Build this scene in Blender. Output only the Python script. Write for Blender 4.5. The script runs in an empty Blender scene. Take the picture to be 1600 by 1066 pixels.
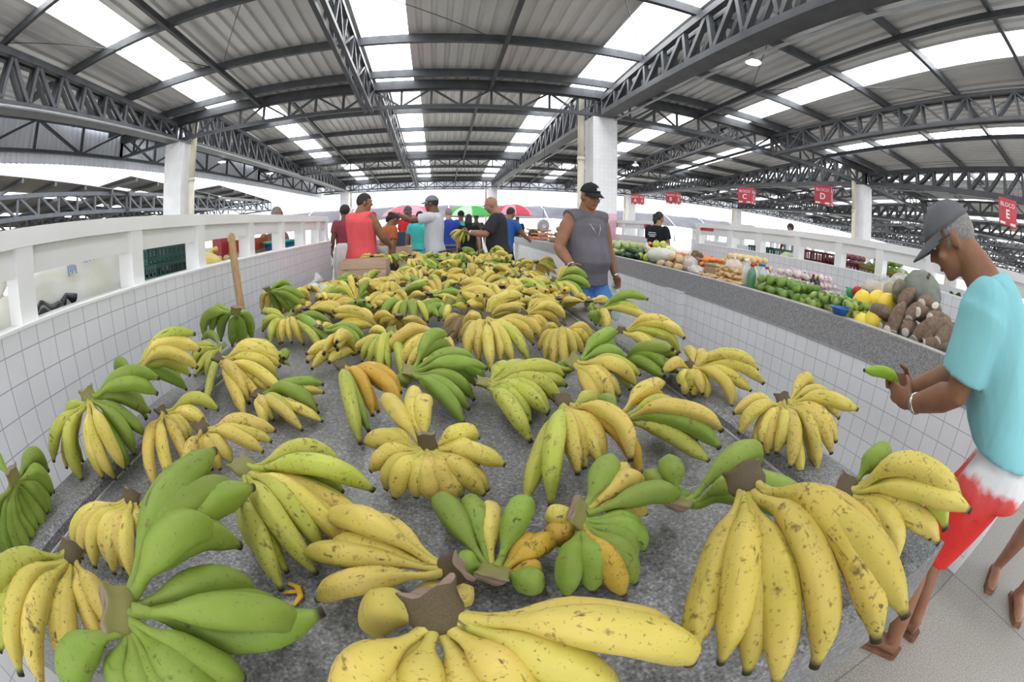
import bpy, bmesh, math, random
from mathutils import Vector, Matrix, Euler
S = bpy.context.scene
COL = S.collection
PI = math.pi
rnd = random.Random(7)

# ------------------------------------------------------------------ camera (15.5 mm full-frame fisheye)
CAM_H = 1.26
FPX = 690.97
def _cam_rot():
    yaw, pit, rol = [math.radians(a) for a in (-9.488, -15.139, 0.779)]
    B = Matrix(((1, 0, 0), (0, 0, -1), (0, 1, 0)))
    return Matrix.Rotation(yaw, 3, 'Z') @ Matrix.Rotation(pit, 3, 'X') @ B @ Matrix.Rotation(rol, 3, 'Z')
CR = _cam_rot()
cd = bpy.data.cameras.new('camera'); cam = bpy.data.objects.new('camera', cd); COL.objects.link(cam)
cam.matrix_world = Matrix.Translation((0, 0, CAM_H)) @ CR.to_4x4()
cd.type = 'PANO'
for tgt in (cd, getattr(cd, 'cycles', None)):
    try:
        tgt.panorama_type = 'FISHEYE_EQUISOLID'
        tgt.fisheye_lens = FPX * 36 / 1600
        tgt.fisheye_fov = math.radians(184)
    except Exception:
        pass
cd.sensor_width = 36; cd.sensor_fit = 'HORIZONTAL'
cd.clip_end = 500
S.camera = cam

def ray(x, y):
    a, b = x - 800, 533 - y
    r = math.hypot(a, b) or 1e-6
    th = 2 * math.asin(r / (2 * FPX))
    return CR @ Vector((a / r * math.sin(th), b / r * math.sin(th), -math.cos(th)))
def onz(x, y, z):
    v = ray(x, y); return Vector((0, 0, CAM_H)) + v * ((z - CAM_H) / v.z)
def ony(x, y, Y):
    v = ray(x, y); return Vector((0, 0, CAM_H)) + v * (Y / v.y)
def onx(x, y, X):
    v = ray(x, y); return Vector((0, 0, CAM_H)) + v * (X / v.x)

# ------------------------------------------------------------------ mesh builder
class MB:
    def __init__(s): s.v = []; s.f = []; s.uv = None; s.sm = []
    def add(s, vs, fs, smooth=False):
        b = len(s.v); s.v += [tuple(p) for p in vs]
        s.f += [tuple(b + i for i in f) for f in fs]; s.sm += [smooth] * len(fs)
        return s
    def box(s, x0, x1, y0, y1, z0, z1):
        vs = [(x, y, z) for z in (z0, z1) for y in (y0, y1) for x in (x0, x1)]
        return s.add(vs, [(0, 2, 3, 1), (4, 5, 7, 6), (0, 1, 5, 4), (2, 6, 7, 3), (0, 4, 6, 2), (1, 3, 7, 5)])
    def bar(s, p, q, w, h=None, up=(0, 0, 1)):
        p, q = Vector(p), Vector(q); h = h or w; d = (q - p).normalized(); up = Vector(up)
        if abs(d.dot(up)) > .97: up = Vector((0, 1, 0)) if abs(d.y) < .9 else Vector((1, 0, 0))
        a = d.cross(up).normalized() * (w / 2); b = a.cross(d).normalized() * (h / 2)
        vs = [c + i * a + j * b for c in (p, q) for i, j in ((-1, -1), (1, -1), (1, 1), (-1, 1))]
        return s.add(vs, [(0, 1, 2, 3)[::-1], (4, 5, 6, 7), (0, 4, 5, 1)[::-1], (1, 5, 6, 2)[::-1], (2, 6, 7, 3)[::-1], (3, 7, 4, 0)[::-1]])
    def loft(s, rings, cap=True, smooth=True, closed=True):
        n = len(rings[0]); vs = [p for r in rings for p in r]; fs = []
        for i in range(len(rings) - 1):
            for j in range(n if closed else n - 1):
                k = (j + 1) % n
                fs.append((i * n + j, i * n + k, (i + 1) * n + k, (i + 1) * n + j))
        if cap:
            fs.append(tuple(range(n))[::-1]); fs.append(tuple((len(rings) - 1) * n + j for j in range(n)))
        return s.add(vs, fs, smooth)
    def tube(s, pts, rad, n=10, cap=True, smooth=True, flat=1.0, up=(0, 0, 1)):
        """sweep a circle of radius rad (number or list) along pts; flat squeezes the second axis"""
        pts = [Vector(p) for p in pts]; m = len(pts)
        if not hasattr(rad, '__len__'): rad = [rad] * m
        rings = []; up = Vector(up); prev = None
        for i, p in enumerate(pts):
            d = (pts[min(i + 1, m - 1)] - pts[max(i - 1, 0)]).normalized()
            if prev is None:
                a = d.cross(up)
                if a.length < .1: a = d.cross(Vector((0, 1, 0)))
                if a.length < .1: a = d.cross(Vector((1, 0, 0)))
                a.normalize()
            else:
                a = prev - d * prev.dot(d); a.normalize()
            prev = a; b = d.cross(a)
            r = rad[i]; ra, rb = r if hasattr(r, '__len__') else (r, r * flat)
            rings.append([p + a * (ra * math.cos(2 * PI * k / n)) + b * (rb * math.sin(2 * PI * k / n)) for k in range(n)])
        return s.loft(rings, cap, smooth)
    def lathe(s, prof, c=(0, 0, 0), n=20, smooth=True, cap=True):
        c = Vector(c)
        rings = [[c + Vector((r * math.cos(2 * PI * k / n), r * math.sin(2 * PI * k / n), z)) for k in range(n)] for r, z in prof]
        return s.loft(rings, cap, smooth)
    def ell(s, c, r, n=16, m=10, rot=None, warp=None):
        c = Vector(c); rings = []
        for i in range(1, m):
            t = PI * i / m; ring = []
            for k in range(n):
                v = Vector((r[0] * math.sin(t) * math.cos(2 * PI * k / n), r[1] * math.sin(t) * math.sin(2 * PI * k / n), -r[2] * math.cos(t)))
                if warp: v = warp(v)
                if rot: v = rot @ v
                ring.append(c + v)
            rings.append(ring)
        return s.loft(rings, True, True)
    def mesh(s, name, mat=None):
        me = bpy.data.meshes.new(name); me.from_pydata(s.v, [], s.f)
        me.polygons.foreach_set('use_smooth', s.sm)
        if mat:
            for m in (mat if isinstance(mat, (list, tuple)) else [mat]): me.materials.append(m)
        me.update(); return me
    def build(s, name, mat=None, parent=None, **kw):
        return link(name, s.mesh(name, mat), parent, **kw)

def link(name, me, parent=None, label=None, cat=None, group=None, kind=None, loc=None):
    o = bpy.data.objects.new(name, me); COL.objects.link(o)
    if parent: o.parent = parent
    if loc: o.location = loc
    tag(o, label, cat, group, kind); return o
def tag(o, label=None, cat=None, group=None, kind=None):
    if label: o['label'] = label
    if cat: o['category'] = cat
    if group: o['group'] = group
    if kind: o['kind'] = kind
    return o
def thing(name, label, cat, loc=(0, 0, 0), rotz=0, group=None):
    o = bpy.data.objects.new(name, None); COL.objects.link(o)
    o.location = loc; o.rotation_euler = (0, 0, rotz); o.empty_display_size = .05
    return tag(o, label, cat, group)
_kids = {}
def copy_tree(o, loc=None, rotz=None, label=None, group=None, scale=None, rot=None):
    c = o.copy(); COL.objects.link(c)
    for ch in o.children:
        d = ch.copy(); COL.objects.link(d); d.parent = c
        for g in ch.children:
            e = g.copy(); COL.objects.link(e); e.parent = d
    if loc is not None: c.location = loc
    if rotz is not None: c.rotation_euler = (0, 0, rotz)
    if rot is not None: c.rotation_euler = rot
    if scale is not None: c.scale = (scale,) * 3 if not hasattr(scale, '__len__') else scale
    if label: c['label'] = label
    if group: c['group'] = group
    return c

# ------------------------------------------------------------------ materials
def mat(name, col, rough=.6, metal=0, emit=None, es=0, spec=.4, alpha=None, trans=0):
    m = bpy.data.materials.new(name); m.use_nodes = True
    b = m.node_tree.nodes['Principled BSDF']
    b.inputs['Base Color'].default_value = (*col, 1); b.inputs['Roughness'].default_value = rough
    b.inputs['Metallic'].default_value = metal; b.inputs['Specular IOR Level'].default_value = spec
    if emit: b.inputs['Emission Color'].default_value = (*emit, 1); b.inputs['Emission Strength'].default_value = es
    if alpha is not None: b.inputs['Alpha'].default_value = alpha
    if trans: b.inputs['Transmission Weight'].default_value = trans
    return m
class NT:
    """tiny node helper"""
    def __init__(s, m): s.m = m; s.t = m.node_tree; s.b = s.t.nodes.get('Principled BSDF')
    def n(s, typ, **kw):
        nd = s.t.nodes.new(typ)
        for k, v in kw.items():
            if k.startswith('i_'):
                key = k[2:]
                key = int(key) if key.isdigit() else key
                nd.inputs[key].default_value = v
            else: setattr(nd, k, v)
        return nd
    def l(s, a, b): s.t.links.new(a, b)
    def math(s, op, a, b=None, c=None):
        nd = s.n('ShaderNodeMath', operation=op)
        for i, x in enumerate((a, b, c)):
            if x is None: continue
            if isinstance(x, (int, float)): nd.inputs[i].default_value = x
            else: s.l(x, nd.inputs[i])
        return nd.outputs[0]
    def mix(s, f, a, b, blend='MIX'):
        nd = s.n('ShaderNodeMix', data_type='RGBA', blend_type=blend)
        for i, x in ((0, f), (6, a), (7, b)):
            if isinstance(x, (int, float)): nd.inputs[i].default_value = x
            elif isinstance(x, tuple): nd.inputs[i].default_value = (*x, 1) if len(x) == 3 else x
            else: s.l(x, nd.inputs[i])
        return nd.outputs[2]
    def ramp(s, f, stops, interp='LINEAR'):
        nd = s.n('ShaderNodeValToRGB'); cr = nd.color_ramp; cr.interpolation = interp
        while len(cr.elements) < len(stops): cr.elements.new(.5)
        for e, (p, c) in zip(cr.elements, stops):
            e.position = p; e.color = (*c, 1) if len(c) == 3 else c
        s.l(f, nd.inputs[0]); return nd.outputs[0]
    def noise(s, vec, scale, detail=2, rough=.5):
        nd = s.n('ShaderNodeTexNoise'); nd.inputs['Scale'].default_value = scale; nd.inputs['Detail'].default_value = detail
        nd.inputs['Roughness'].default_value = rough
        if vec is not None: s.l(vec, nd.inputs['Vector'])
        return nd.outputs[0]
    def bump(s, h, strength=.2, dist=.01):
        nd = s.n('ShaderNodeBump'); nd.inputs['Strength'].default_value = strength; nd.inputs['Distance'].default_value = dist
        s.l(h, nd.inputs['Height']); s.l(nd.outputs[0], s.b.inputs['Normal'])

def noisy(name, c1, c2, scale=8, rough=.6, detail=3, metal=0, spec=.4, bump=0, coords='Object', lo=.35, hi=.65):
    m = mat(name, c1, rough, metal, spec=spec); t = NT(m)
    v = t.n('ShaderNodeTexCoord').outputs[coords]
    f = t.noise(v, scale, detail)
    t.l(t.ramp(f, [(lo, c1), (hi, c2)]), t.b.inputs['Base Color'])
    if bump: t.bump(f, bump)
    return m

def tile_mat(name, size=.1025, base=(.82, .82, .84), grout=(.36, .37, .39), off=(0, 0), pink=None):
    m = mat(name, base, .25, spec=.5); t = NT(m)
    g = t.n('ShaderNodeNewGeometry')
    sp = t.n('ShaderNodeSeparateXYZ'); t.l(g.outputs['Position'], sp.inputs[0])
    sn = t.n('ShaderNodeSeparateXYZ'); t.l(g.outputs['True Normal'], sn.inputs[0])
    ax = t.math('GREATER_THAN', t.math('ABSOLUTE', sn.outputs[0]), .5)
    u = t.math('ADD', t.math('MULTIPLY', ax, sp.outputs[1]), t.math('MULTIPLY', t.math('SUBTRACT', 1, ax), sp.outputs[0]))
    def cell(c, o):
        x = t.math('DIVIDE', t.math('SUBTRACT', c, o), size)
        fr = t.math('FRACT', x); d = t.math('MINIMUM', fr, t.math('SUBTRACT', 1, fr))
        return t.math('LESS_THAN', d, .021), t.math('FLOOR', x)
    l1, i1 = cell(u, off[0]); l2, i2 = cell(sp.outputs[2], off[1])
    ln = t.math('MAXIMUM', l1, l2)
    top = t.math('GREATER_THAN', t.math('ABSOLUTE', sn.outputs[2]), .5)
    ln = t.math('MULTIPLY', ln, t.math('SUBTRACT', 1, top))
    cv = t.n('ShaderNodeCombineXYZ'); t.l(i1, cv.inputs[0]); t.l(i2, cv.inputs[1])
    wn = t.n('ShaderNodeTexWhiteNoise', noise_dimensions='3D'); t.l(cv.outputs[0], wn.inputs['Vector'])
    shade = t.mix(wn.outputs['Value'], tuple(c * .95 for c in base), base)
    dirt = t.noise(g.outputs['Position'], 2.2, 4)
    shade = t.mix(t.math('MULTIPLY', t.math('GREATER_THAN', dirt, .52), .06), shade, (.5, .48, .42))
    if pink is not None:
        shade = t.mix(t.math('LESS_THAN', sp.outputs[2], pink), shade, (.74, .42, .50))
    t.l(t.mix(ln, shade, grout), t.b.inputs['Base Color'])
    t.l(t.math('ADD', t.math('MULTIPLY', ln, .5), .22), t.b.inputs['Roughness'])
    t.bump(t.math('SUBTRACT', 1, ln), .3, .002)
    return m

def granite_mat(name, lo=(.10, .10, .11), mid=(.25, .25, .26), hi=(.52, .52, .53)):
    m = mat(name, mid, .38, spec=.45); t = NT(m)
    v = t.n('ShaderNodeNewGeometry').outputs['Position']
    a = t.noise(v, 170, 2); b = t.noise(v, 60, 2); c = t.noise(v, 1.6, 3)
    f = t.math('ADD', t.math('MULTIPLY', a, .72), t.math('MULTIPLY', b, .28))
    col = t.ramp(f, [(.36, lo), (.47, mid), (.55, tuple(x * 1.25 for x in mid)), (.64, hi)])
    col = t.mix(t.math('MULTIPLY', c, .25), col, (.30, .28, .25))
    t.l(col, t.b.inputs['Base Color'])
    return m
M = {}
M['tile'] = tile_mat('white_tile', base=(.74, .745, .77))
M['tile_pink'] = tile_mat('column_tile', base=(.82, .82, .83), grout=(.62, .62, .63), pink=1.60)
M['granite'] = granite_mat('grey_granite')
M['bench'] = granite_mat('shaded_grey_granite', (.06, .06, .065), (.155, .155, .16), (.36, .36, .37))  # same granite, darkened in colour for the shade on the bench
M['paint'] = noisy('white_paint', (.80, .80, .80), (.76, .755, .74), 3, .45, bump=.02)
M['conc'] = noisy('painted_concrete', (.80, .80, .81), (.72, .72, .72), 2.5, .6)
M['steel'] = noisy('dark_grey_steel', (.062, .066, .074), (.085, .09, .098), 4, .45, spec=.35)
M['steel2'] = noisy('grey_galvanised', (.34, .35, .37), (.42, .43, .45), 4, .4, spec=.4)
M['pvc'] = noisy('cream_pvc', (.72, .67, .55), (.66, .61, .49), 3, .45)
M['wood'] = None
def wood_mat(name, c1, c2, sc=(1, 1, 12)):
    m = mat(name, c1, .65); t = NT(m)
    tc = t.n('ShaderNodeTexCoord'); mp = t.n('ShaderNodeMapping'); mp.inputs['Scale'].default_value = sc
    t.l(tc.outputs['Object'], mp.inputs[0]); f = t.noise(mp.outputs[0], 6, 5, .6)
    t.l(t.ramp(f, [(.3, c1), (.7, c2)]), t.b.inputs['Base Color']); t.bump(f, .15); return m
M['wood'] = wood_mat('crate_wood', (.42, .28, .18), (.58, .42, .30), (1, 14, 14))
M['stick'] = wood_mat('worn_wooden_handle', (.30, .185, .085), (.44, .29, .15), (14, 14, 1))
# ================================================================== SETTING
def terrazzo():
    m = mat('floor_terrazzo', (.45, .43, .39), .55, spec=.35); t = NT(m)
    g = t.n('ShaderNodeNewGeometry').outputs['Position']
    a = t.noise(g, 130, 2); b = t.noise(g, 1.1, 4); c = t.noise(g, 7, 3)
    col = t.ramp(a, [(.35, (.25, .235, .205)), (.5, (.36, .345, .31)), (.66, (.48, .465, .43))])
    col = t.mix(t.ramp(b, [(.4, (0, 0, 0)), (.75, (.5, .5, .5))]), col, (.36, .33, .28))
    col = t.mix(t.math('MULTIPLY', t.math('GREATER_THAN', c, .66), .25), col, (.30, .27, .22))
    sp = t.n('ShaderNodeSeparateXYZ'); t.l(g, sp.inputs[0])
    def line(c_, o, s):
        fr = t.math('FRACT', t.math('DIVIDE', t.math('SUBTRACT', c_, o), s)); return t.math('LESS_THAN', t.math('MINIMUM', fr, t.math('SUBTRACT', 1, fr)), .004 / s)
    ln = t.math('MAXIMUM', line(sp.outputs[0], 2.14, 1.2), line(sp.outputs[1], .25, 1.2))
    t.l(t.mix(t.math('MULTIPLY', ln, .75), col, (.16, .16, .15)), t.b.inputs['Base Color'])
    return m
MB().box(-70, 110, -30, 110, -.1, 0).build('floor', terrazzo(), kind='structure', label='beige terrazzo market floor', cat='floor')

# --- columns
CX = (-6.85, 3.72, 14.3, 24.9); CY = (-11.8, 9.9, 31.4)
COLTOP = 3.92
for i, x in enumerate(CX):
    for j, y in enumerate(CY):
        if j == 0 and i != 1 and i != 2: continue
        o = MB().box(x - .3, x + .3, y - .3, y + .3, 0, COLTOP).build('column', M['tile_pink'] if (i, j) == (1, 1) else M['conc'], kind='structure')
        s = 1 if i == 0 else -1
        px_, py_ = x + s * .47, y + (.08 if i else .0)
        MB().tube([(px_, py_, 0), (px_, py_, 2.9)], .085, 12).tube([(px_, py_, 2.86), (px_, py_, 2.94)], .1, 12).tube([(px_, py_, 2.9), (px_, py_, 4.7)], .085, 12).build('trim_1', M['pvc'], kind='structure')

# --- roof: saw-tooth bays, each falling 0.87 m away from the camera over 10.8 m
SEC = [(-12.0, -1.2), (-1.2, 9.6), (9.6, 20.4), (20.4, 31.2), (31.2, 33.4)]
def zroof(y):
    for a, b in SEC:
        if a <= y < b or (b == 33.4 and y >= b):
            return CAM_H + 3.34 + .081 * ((b if b != 33.4 else 33.4) - y) + (0 if b != 33.4 else .45)
    return CAM_H + 3.34
def zr(sec, y): return CAM_H + 3.34 + .081 * (sec[1] - y) + (.45 if sec[1] == 33.4 else 0)
X0, X1 = -9.0, 84.0
sky_x = [-5.42 + 4.35 * k for k in range(21)]
m_roof = noisy('galvanised_roof_sheet', (.62, .62, .625), (.72, .72, .72), .7, .36, metal=.2, spec=.5, detail=4)
m_sky = bpy.data.materials.new('glowing_skylight_sheet'); m_sky.use_nodes = True
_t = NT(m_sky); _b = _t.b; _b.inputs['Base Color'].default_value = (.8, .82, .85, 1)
_b.inputs['Emission Color'].default_value = (.96, .98, 1, 1); _b.inputs['Emission Strength'].default_value = 1.5  # emission stands in for daylight passing through the sheet
def sheet(xs0, xs1, sec, z_off=0):
    """trapezoidal sheet whose ribs run along y"""
    prof = []; p = .25; x = xs0
    n = max(1, round((xs1 - xs0) / p)); p = (xs1 - xs0) / n
    for k in range(n):
        b = xs0 + k * p
        prof += [(b, 0), (b + p * .55, 0), (b + p * .65, .042), (b + p * .9, .042)]
    prof.append((xs1, 0))
    mb = MB(); y0, y1 = sec[0] - .12, sec[1] + .14
    ys = (y0, y1); r = [[(x, y, zr(sec, y) + z + z_off) for x, z in prof] for y in ys]
    mb.add(r[0] + r[1], [(i, i + 1, len(prof) + i + 1, len(prof) + i) for i in range(len(prof) - 1)])
    return mb
for si, sec in enumerate(SEC):
    edges = [X0] + [e for x in sky_x for e in (x - .42, x + .42)] + [X1]
    mb = MB()
    for a, b in zip(edges[0::2], edges[1::2]):
        q = sheet(a, b, sec); mb.add(q.v, q.f)
    mb.build('ceiling', m_roof, kind='structure')
    for a, b in zip(edges[1:-1:2], edges[2:-1:2]):
        sheet(a, b, sec, .004).build('skylight', m_sky, kind='structure')
# --- purlins (along x) and tie rods
offs = (.6, 2.2, 4.3, 6.4, 8.5, 10.5)
for si, sec in enumerate(SEC[1:4] + SEC[:1]):
    for o_ in offs:
        y = sec[1] - o_
        MB().box(X0, X1, y - .045, y + .045, zr(sec, y) - .17, zr(sec, y) - .004).build('purlin', M['steel'], kind='structure')
# --- trusses
def truss_pts(p, q, ptop, qtop, n, style, wc, wd, mb=None):
    mb = mb or MB(); p, q, ptop, qtop = [Vector(a) for a in (p, q, ptop, qtop)]
    mb.bar(p, q, wc, wc); mb.bar(ptop, qtop, wc * 1.15, wc * 1.1)
    for i in range(n + 1):
        t = i / n; a = p.lerp(q, t); b = ptop.lerp(qtop, t)
        mb.bar(a, b, wd, wd * .9)
        if i < n:
            a2 = p.lerp(q, (i + 1) / n); b2 = ptop.lerp(qtop, (i + 1) / n)
            if style == 'N': mb.bar(b, a2, wd, wd * .9)
            elif style == 'W':
                if i % 2: mb.bar(a, b2, wd, wd * .8)
                else: mb.bar(b, a2, wd, wd * .8)
    return mb
for si, sec in enumerate(SEC[:4]):
    ya, yb = sec
    det = si >= 1
    for gx in CX + (35.5, 46.1, 56.7, 67.3, 77.9):       # girders over the columns
        mb = MB()
        for dx in (-.1, .1):
            truss_pts((gx + dx, ya + .15, COLTOP + .08), (gx + dx, yb - .15, COLTOP + .08), (gx + dx, ya + .15, zr(sec, ya + .15) - .3), (gx + dx, yb - .15, zr(sec, yb - .15) - .27), 14, 'N', .1, .085, mb)
        mb.box(gx - .17, gx + .17, ya, yb, COLTOP, COLTOP + .03)
        mb.build('girder_truss', M['steel'], kind='structure')
        xs_ = gx + (.26 if gx > 0 else .3)
        MB().tube([(xs_, ya, COLTOP - .03), (xs_, yb, COLTOP - .03)], .025, 8).build('trim_2', M['steel2'], kind='structure')
    for gx in (-1.6, 9.0, 19.6, 30.2, 40.8, 51.4):   # sloping trusses half way between
        mb = MB()
        for dx in (-.07, .07):
            truss_pts((gx + dx, ya + .1, zr(sec, ya) - .78), (gx + dx, yb - .1, zr(sec, yb) - .74), (gx + dx, ya + .1, zr(sec, ya) - .26), (gx + dx, yb - .1, zr(sec, yb) - .22), 16, 'W', .07, .055, mb)
        mb.build('rafter_truss', M['steel'], kind='structure')
    for gx in (-4.3, 1.05, 6.35, 11.65, 16.9, 22.2):
        MB().bar((gx, ya, zr(sec, ya) - .2), (gx, yb, zr(sec, yb) - .2), .07, .1).build('tie_beam', M['steel'], kind='structure')
for y in (-1.2, 9.6, 20.4, 31.2):     # trusses across, under each step of the roof
    xs = [X0] + list(CX) + [35.5, 46.1, 56.7, 67.3, X1]
    for a, b in zip(xs, xs[1:]):
        n = max(2, round((b - a) / .72)); n += n % 2
        mb = truss_pts((a, y + .06, COLTOP + .05), (b, y + .06, COLTOP + .05), (a, y + .06, CAM_H + 3.14), (b, y + .06, CAM_H + 3.14), n, 'W', .085, .055)
        mb.box(a, b, y - .05, y + .2, CAM_H + 3.12, CAM_H + 3.33)
        mb.build('cross_truss', M['steel'], kind='structure')
# bracing rods under the sheets
for k, (x0, x1, ya, yb) in enumerate([(-6.8, -4.3, 3.1, 7.4), (-4.3, -1.6, 7.4, 3.1), (-1.6, 1.05, 5.3, 7.4), (1.05, 3.7, 3.1, 7.4), (3.8, 6.35, 3.1, 7.4), (6.35, 9.0, 7.4, 3.1), (9.0, 11.6, 1.0, 5.3), (9.0, 11.6, 7.4, 3.1)]):
    MB().tube([(x0, ya, zr(SEC[1], ya) - .16), (x1, yb, zr(SEC[1], yb) - .16)], .008, 5).build('brace_rod', M['steel'], kind='structure')

# --- edge truss with ribbed cladding on the left side, and at the far end
m_clad = noisy('ribbed_fascia_sheet', (.74, .77, .84), (.80, .83, .88), 1, .5)  # colour lightened to stand in for daylight coming through the sheet
def rib_wall(p, q, z0, z1, pitch=.2, depth=.04):
    p, q = Vector(p), Vector(q); d = (q - p); L = d.length; d.normalize(); nrm = Vector((-d.y, d.x, 0))
    n = round(L / pitch); prof = []
    for k in range(n):
        b = k * pitch; prof += [(b, 0), (b + .5 * pitch, 0), (b + .6 * pitch, depth), (b + .9 * pitch, depth)]
    mb = MB(); N = len(prof)
    vs = [p + d * a + nrm * o + Vector((0, 0, z)) for z in (z0, z1) for a, o in prof]
    return mb.add(vs, [(i, i + 1, N + i + 1, N + i) for i in range(N - 1)])
rib_wall((X0 - .1, -12, 0), (X0 - .1, 33.4, 0), CAM_H + 2.44, CAM_H + 4.2).build('wall_fascia', m_clad, kind='structure')
rib_wall((X0, 33.45, 0), (X1, 33.45, 0), CAM_H + 2.66, CAM_H + 3.75).build('wall_fascia', m_clad, kind='structure')
for a, b in zip((-12, -1.2, 9.6, 20.4), (-1.2, 9.6, 20.4, 31.2)):
    truss_pts((X0 + .05, a, CAM_H + 2.68), (X0 + .05, b, CAM_H + 2.68), (X0 + .05, a, CAM_H + 3.4), (X0 + .05, b, CAM_H + 3.4), 6, 'W', .08, .07).build('edge_truss', M['steel'], kind='structure')
truss_pts((X0, 33.2, CAM_H + 2.72), (X1, 33.2, CAM_H + 2.72), (X0, 33.2, CAM_H + 3.3), (X1, 33.2, CAM_H + 3.3), 130, 'W', .07, .05).build('edge_truss', M['steel'], kind='structure')

# --- neighbouring pavilions seen through the open sides
def pavilion(x0, x1, ys, cols):
    for a, b in zip(ys, ys[1:]):
        sec = (a, b); mb = MB(); n = int((x1 - x0) / 4.35)
        e = [x0]
        for k in range(n): c = x0 + 2 + 4.35 * k; e += [c - .3, c + .3]
        e.append(x1)
        mb.box(x0, x1, a, b, 0, .03)
        for i in range(len(mb.v)):
            x, y, z = mb.v[i]; mb.v[i] = (x, y, z + CAM_H + 3.2 + .075 * (b - y))
        mb.build('ceiling', m_roof2, kind='structure')
        for s0, s1 in zip(e[1:-1:2], e[2:-1:2]):
            q = MB().box(s0, s1, a + 1.2, b - 1.2, -.02, 0)
            q.v = [(x, y, z + CAM_H + 3.2 + .075 * (b - y)) for x, y, z in q.v]
            q.build('skylight', m_sky, kind='structure')
        q = MB()
        for k in range(5):
            y = a + .6 + k * (b - a) / 5; q.box(x0, x1, y - .06, y + .06, CAM_H + 3.0 + .075 * (b - y), CAM_H + 3.19 + .075 * (b - y))
        q.build('purlin', M['steel'], kind='structure')
        n = int((x1 - x0) / 1.6)
        truss_pts((x0, b, CAM_H + 2.3), (x1, b, CAM_H + 2.3), (x0, b, CAM_H + 3.1), (x1, b, CAM_H + 3.1), n, 'W', .14, .1).build('cross_truss', M['steel'], kind='structure')
    for x in (x1 - .3, x1 - 5.5, x1 - 11, x1 - 16.5, x1 - 22):
        if x < x0: continue
        truss_pts((x, ys[0], CAM_H + 2.3), (x, ys[-1], CAM_H + 2.3), (x, ys[0], CAM_H + 3.15), (x, ys[-1], CAM_H + 3.15), 40, 'N', .16, .11).build('girder_truss', M['steel'], kind='structure')
    for cx_, cy_ in cols:
        MB().box(cx_ - .28, cx_ + .28, cy_ - .28, cy_ + .28, 0, 3.7).build('column', M['conc'], kind='structure')
m_roof2 = noisy('old_dark_roof_sheet', (.13, .12, .115), (.19, .175, .16), .5, .6, detail=4)
pavilion(-60, -16.2, (-14, -3.2, 7.6, 18.4, 29.2, 40), [(-20.5, 6.5), (-20.5, 26), (-34, 6.5), (-34, 26)])
# tarpaulin awnings across the far yard, their undersides' shade put into the colour
m_tarp = noisy('shade_dark_tarpaulin', (.045, .045, .055), (.085, .085, .10), .35, .7, detail=4)
for k in range(14):
    x0 = -36 + 6.2 * k; q = MB(); n = 9; rows = []
    for i in range(n):
        u = i / (n - 1); rows.append([(x0 + 6.1 * v, 55 + 5 * u - .25 * math.sin(PI * v), CAM_H + .95 + 1.75 * math.sin(u * PI / 2) - .12 * math.sin(PI * v)) for v in [j / 8 for j in range(9)]])
    rows += [[(x, y + .0, z - .03) for x, y, z in r] for r in rows[::-1]]
    q.loft(rows + [rows[0]], False, True, closed=False)
    q.build('ceiling', m_tarp, kind='structure')
    for x in (x0, x0 + 6.1): MB().tube([(x, 55, 0), (x, 55, CAM_H + 1.0)], .05, 8).tube([(x, 55, CAM_H + 1.0), (x, 57.5, CAM_H + 2.25), (x, 60, CAM_H + 2.72)], .05, 8).build('column', M['steel2'], kind='structure')
MB().box(-40, 60, 75, 75.3, 0, 1.9).build('wall_back', M['conc'], kind='structure')

# --- world
W = bpy.data.worlds.new('overcast_sky'); S.world = W; W.use_nodes = True
W.node_tree.nodes['Background'].inputs[0].default_value = (.93, .96, 1, 1)
W.node_tree.nodes['Background'].inputs[1].default_value = 1.0
S.view_settings.view_transform = 'Standard'; S.view_settings.look = 'None'
S.view_settings.exposure = 2.05; S.view_settings.gamma = 1
try: S.view_settings.use_curve_mapping = False
except Exception: pass
S.cycles.use_denoising = True
try: S.cycles.denoiser = 'OPENIMAGEDENOISE'
except Exception: pass
S.cycles.max_bounces = 8; S.cycles.diffuse_bounces = 5; S.cycles.glossy_bounces = 3; S.cycles.transparent_max_bounces = 8
S.cycles.caustics_reflective = False; S.cycles.caustics_refractive = False

# ================================================================== STALL FURNITURE
# low granite bench the bananas lie on
BX0, BX1 = -1.04, .94; BY0, BY1 = .18, 5.35; BZ, BL = .715, .752
t = thing('granite_bench', 'long low granite display bench covered with banana bunches', 'bench')
MB().box(-.907, .795, BY0, BY1, BZ - .06, BZ).build('tray', M['bench'], t)
def curb(x0, x1, name):
    q = MB(); r = .012; inner = x1 if x0 < 0 else x0
    s = 1 if x0 < 0 else -1
    xs = sorted([(x0 if x0 < 0 else x1), inner])
    prof = [(xs[0], BZ - .06), (xs[0], BL - (0 if x0 < 0 else r)), (xs[0] + (0 if x0 < 0 else r), BL)] if True else 0
    prof += [(xs[1] - (r if x0 < 0 else 0), BL), (xs[1], BL - (r if x0 < 0 else 0)), (xs[1], BZ - .06)]
    q.loft([[(x, y, z) for x, z in prof] for y in (BY0, BY1)], True, False)
    q.build(name, M['bench'], t)
curb(-1.04, -.907, 'curb'); curb(.795, .94, 'curb')
MB().box(BX0, BX1, BY0 - .001, BY0 + .03, .53, BL - .004).build('front_band', M['bench'], t)
MB().box(BX1 - .03, BX1 + .001, BY0, BY1, .53, BL - .01).build('side_band', M['bench'], t)
MB().box(BX0 + .05, BX1 - .1, BY0 + .14, BY1 - .1, 0, BZ - .06).build('base', M['tile'], t)
# joint lines of cement between curb and tray
m_cement = noisy('pale_cement', (.55, .54, .52), (.42, .41, .40), 30, .8)
MB().box(-.907, -.902, BY0, BY1, BZ, BZ + .003).box(.787, .796, BY0, BY1, BZ, BZ + .003).build('mortar_joint', m_cement, t)

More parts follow.
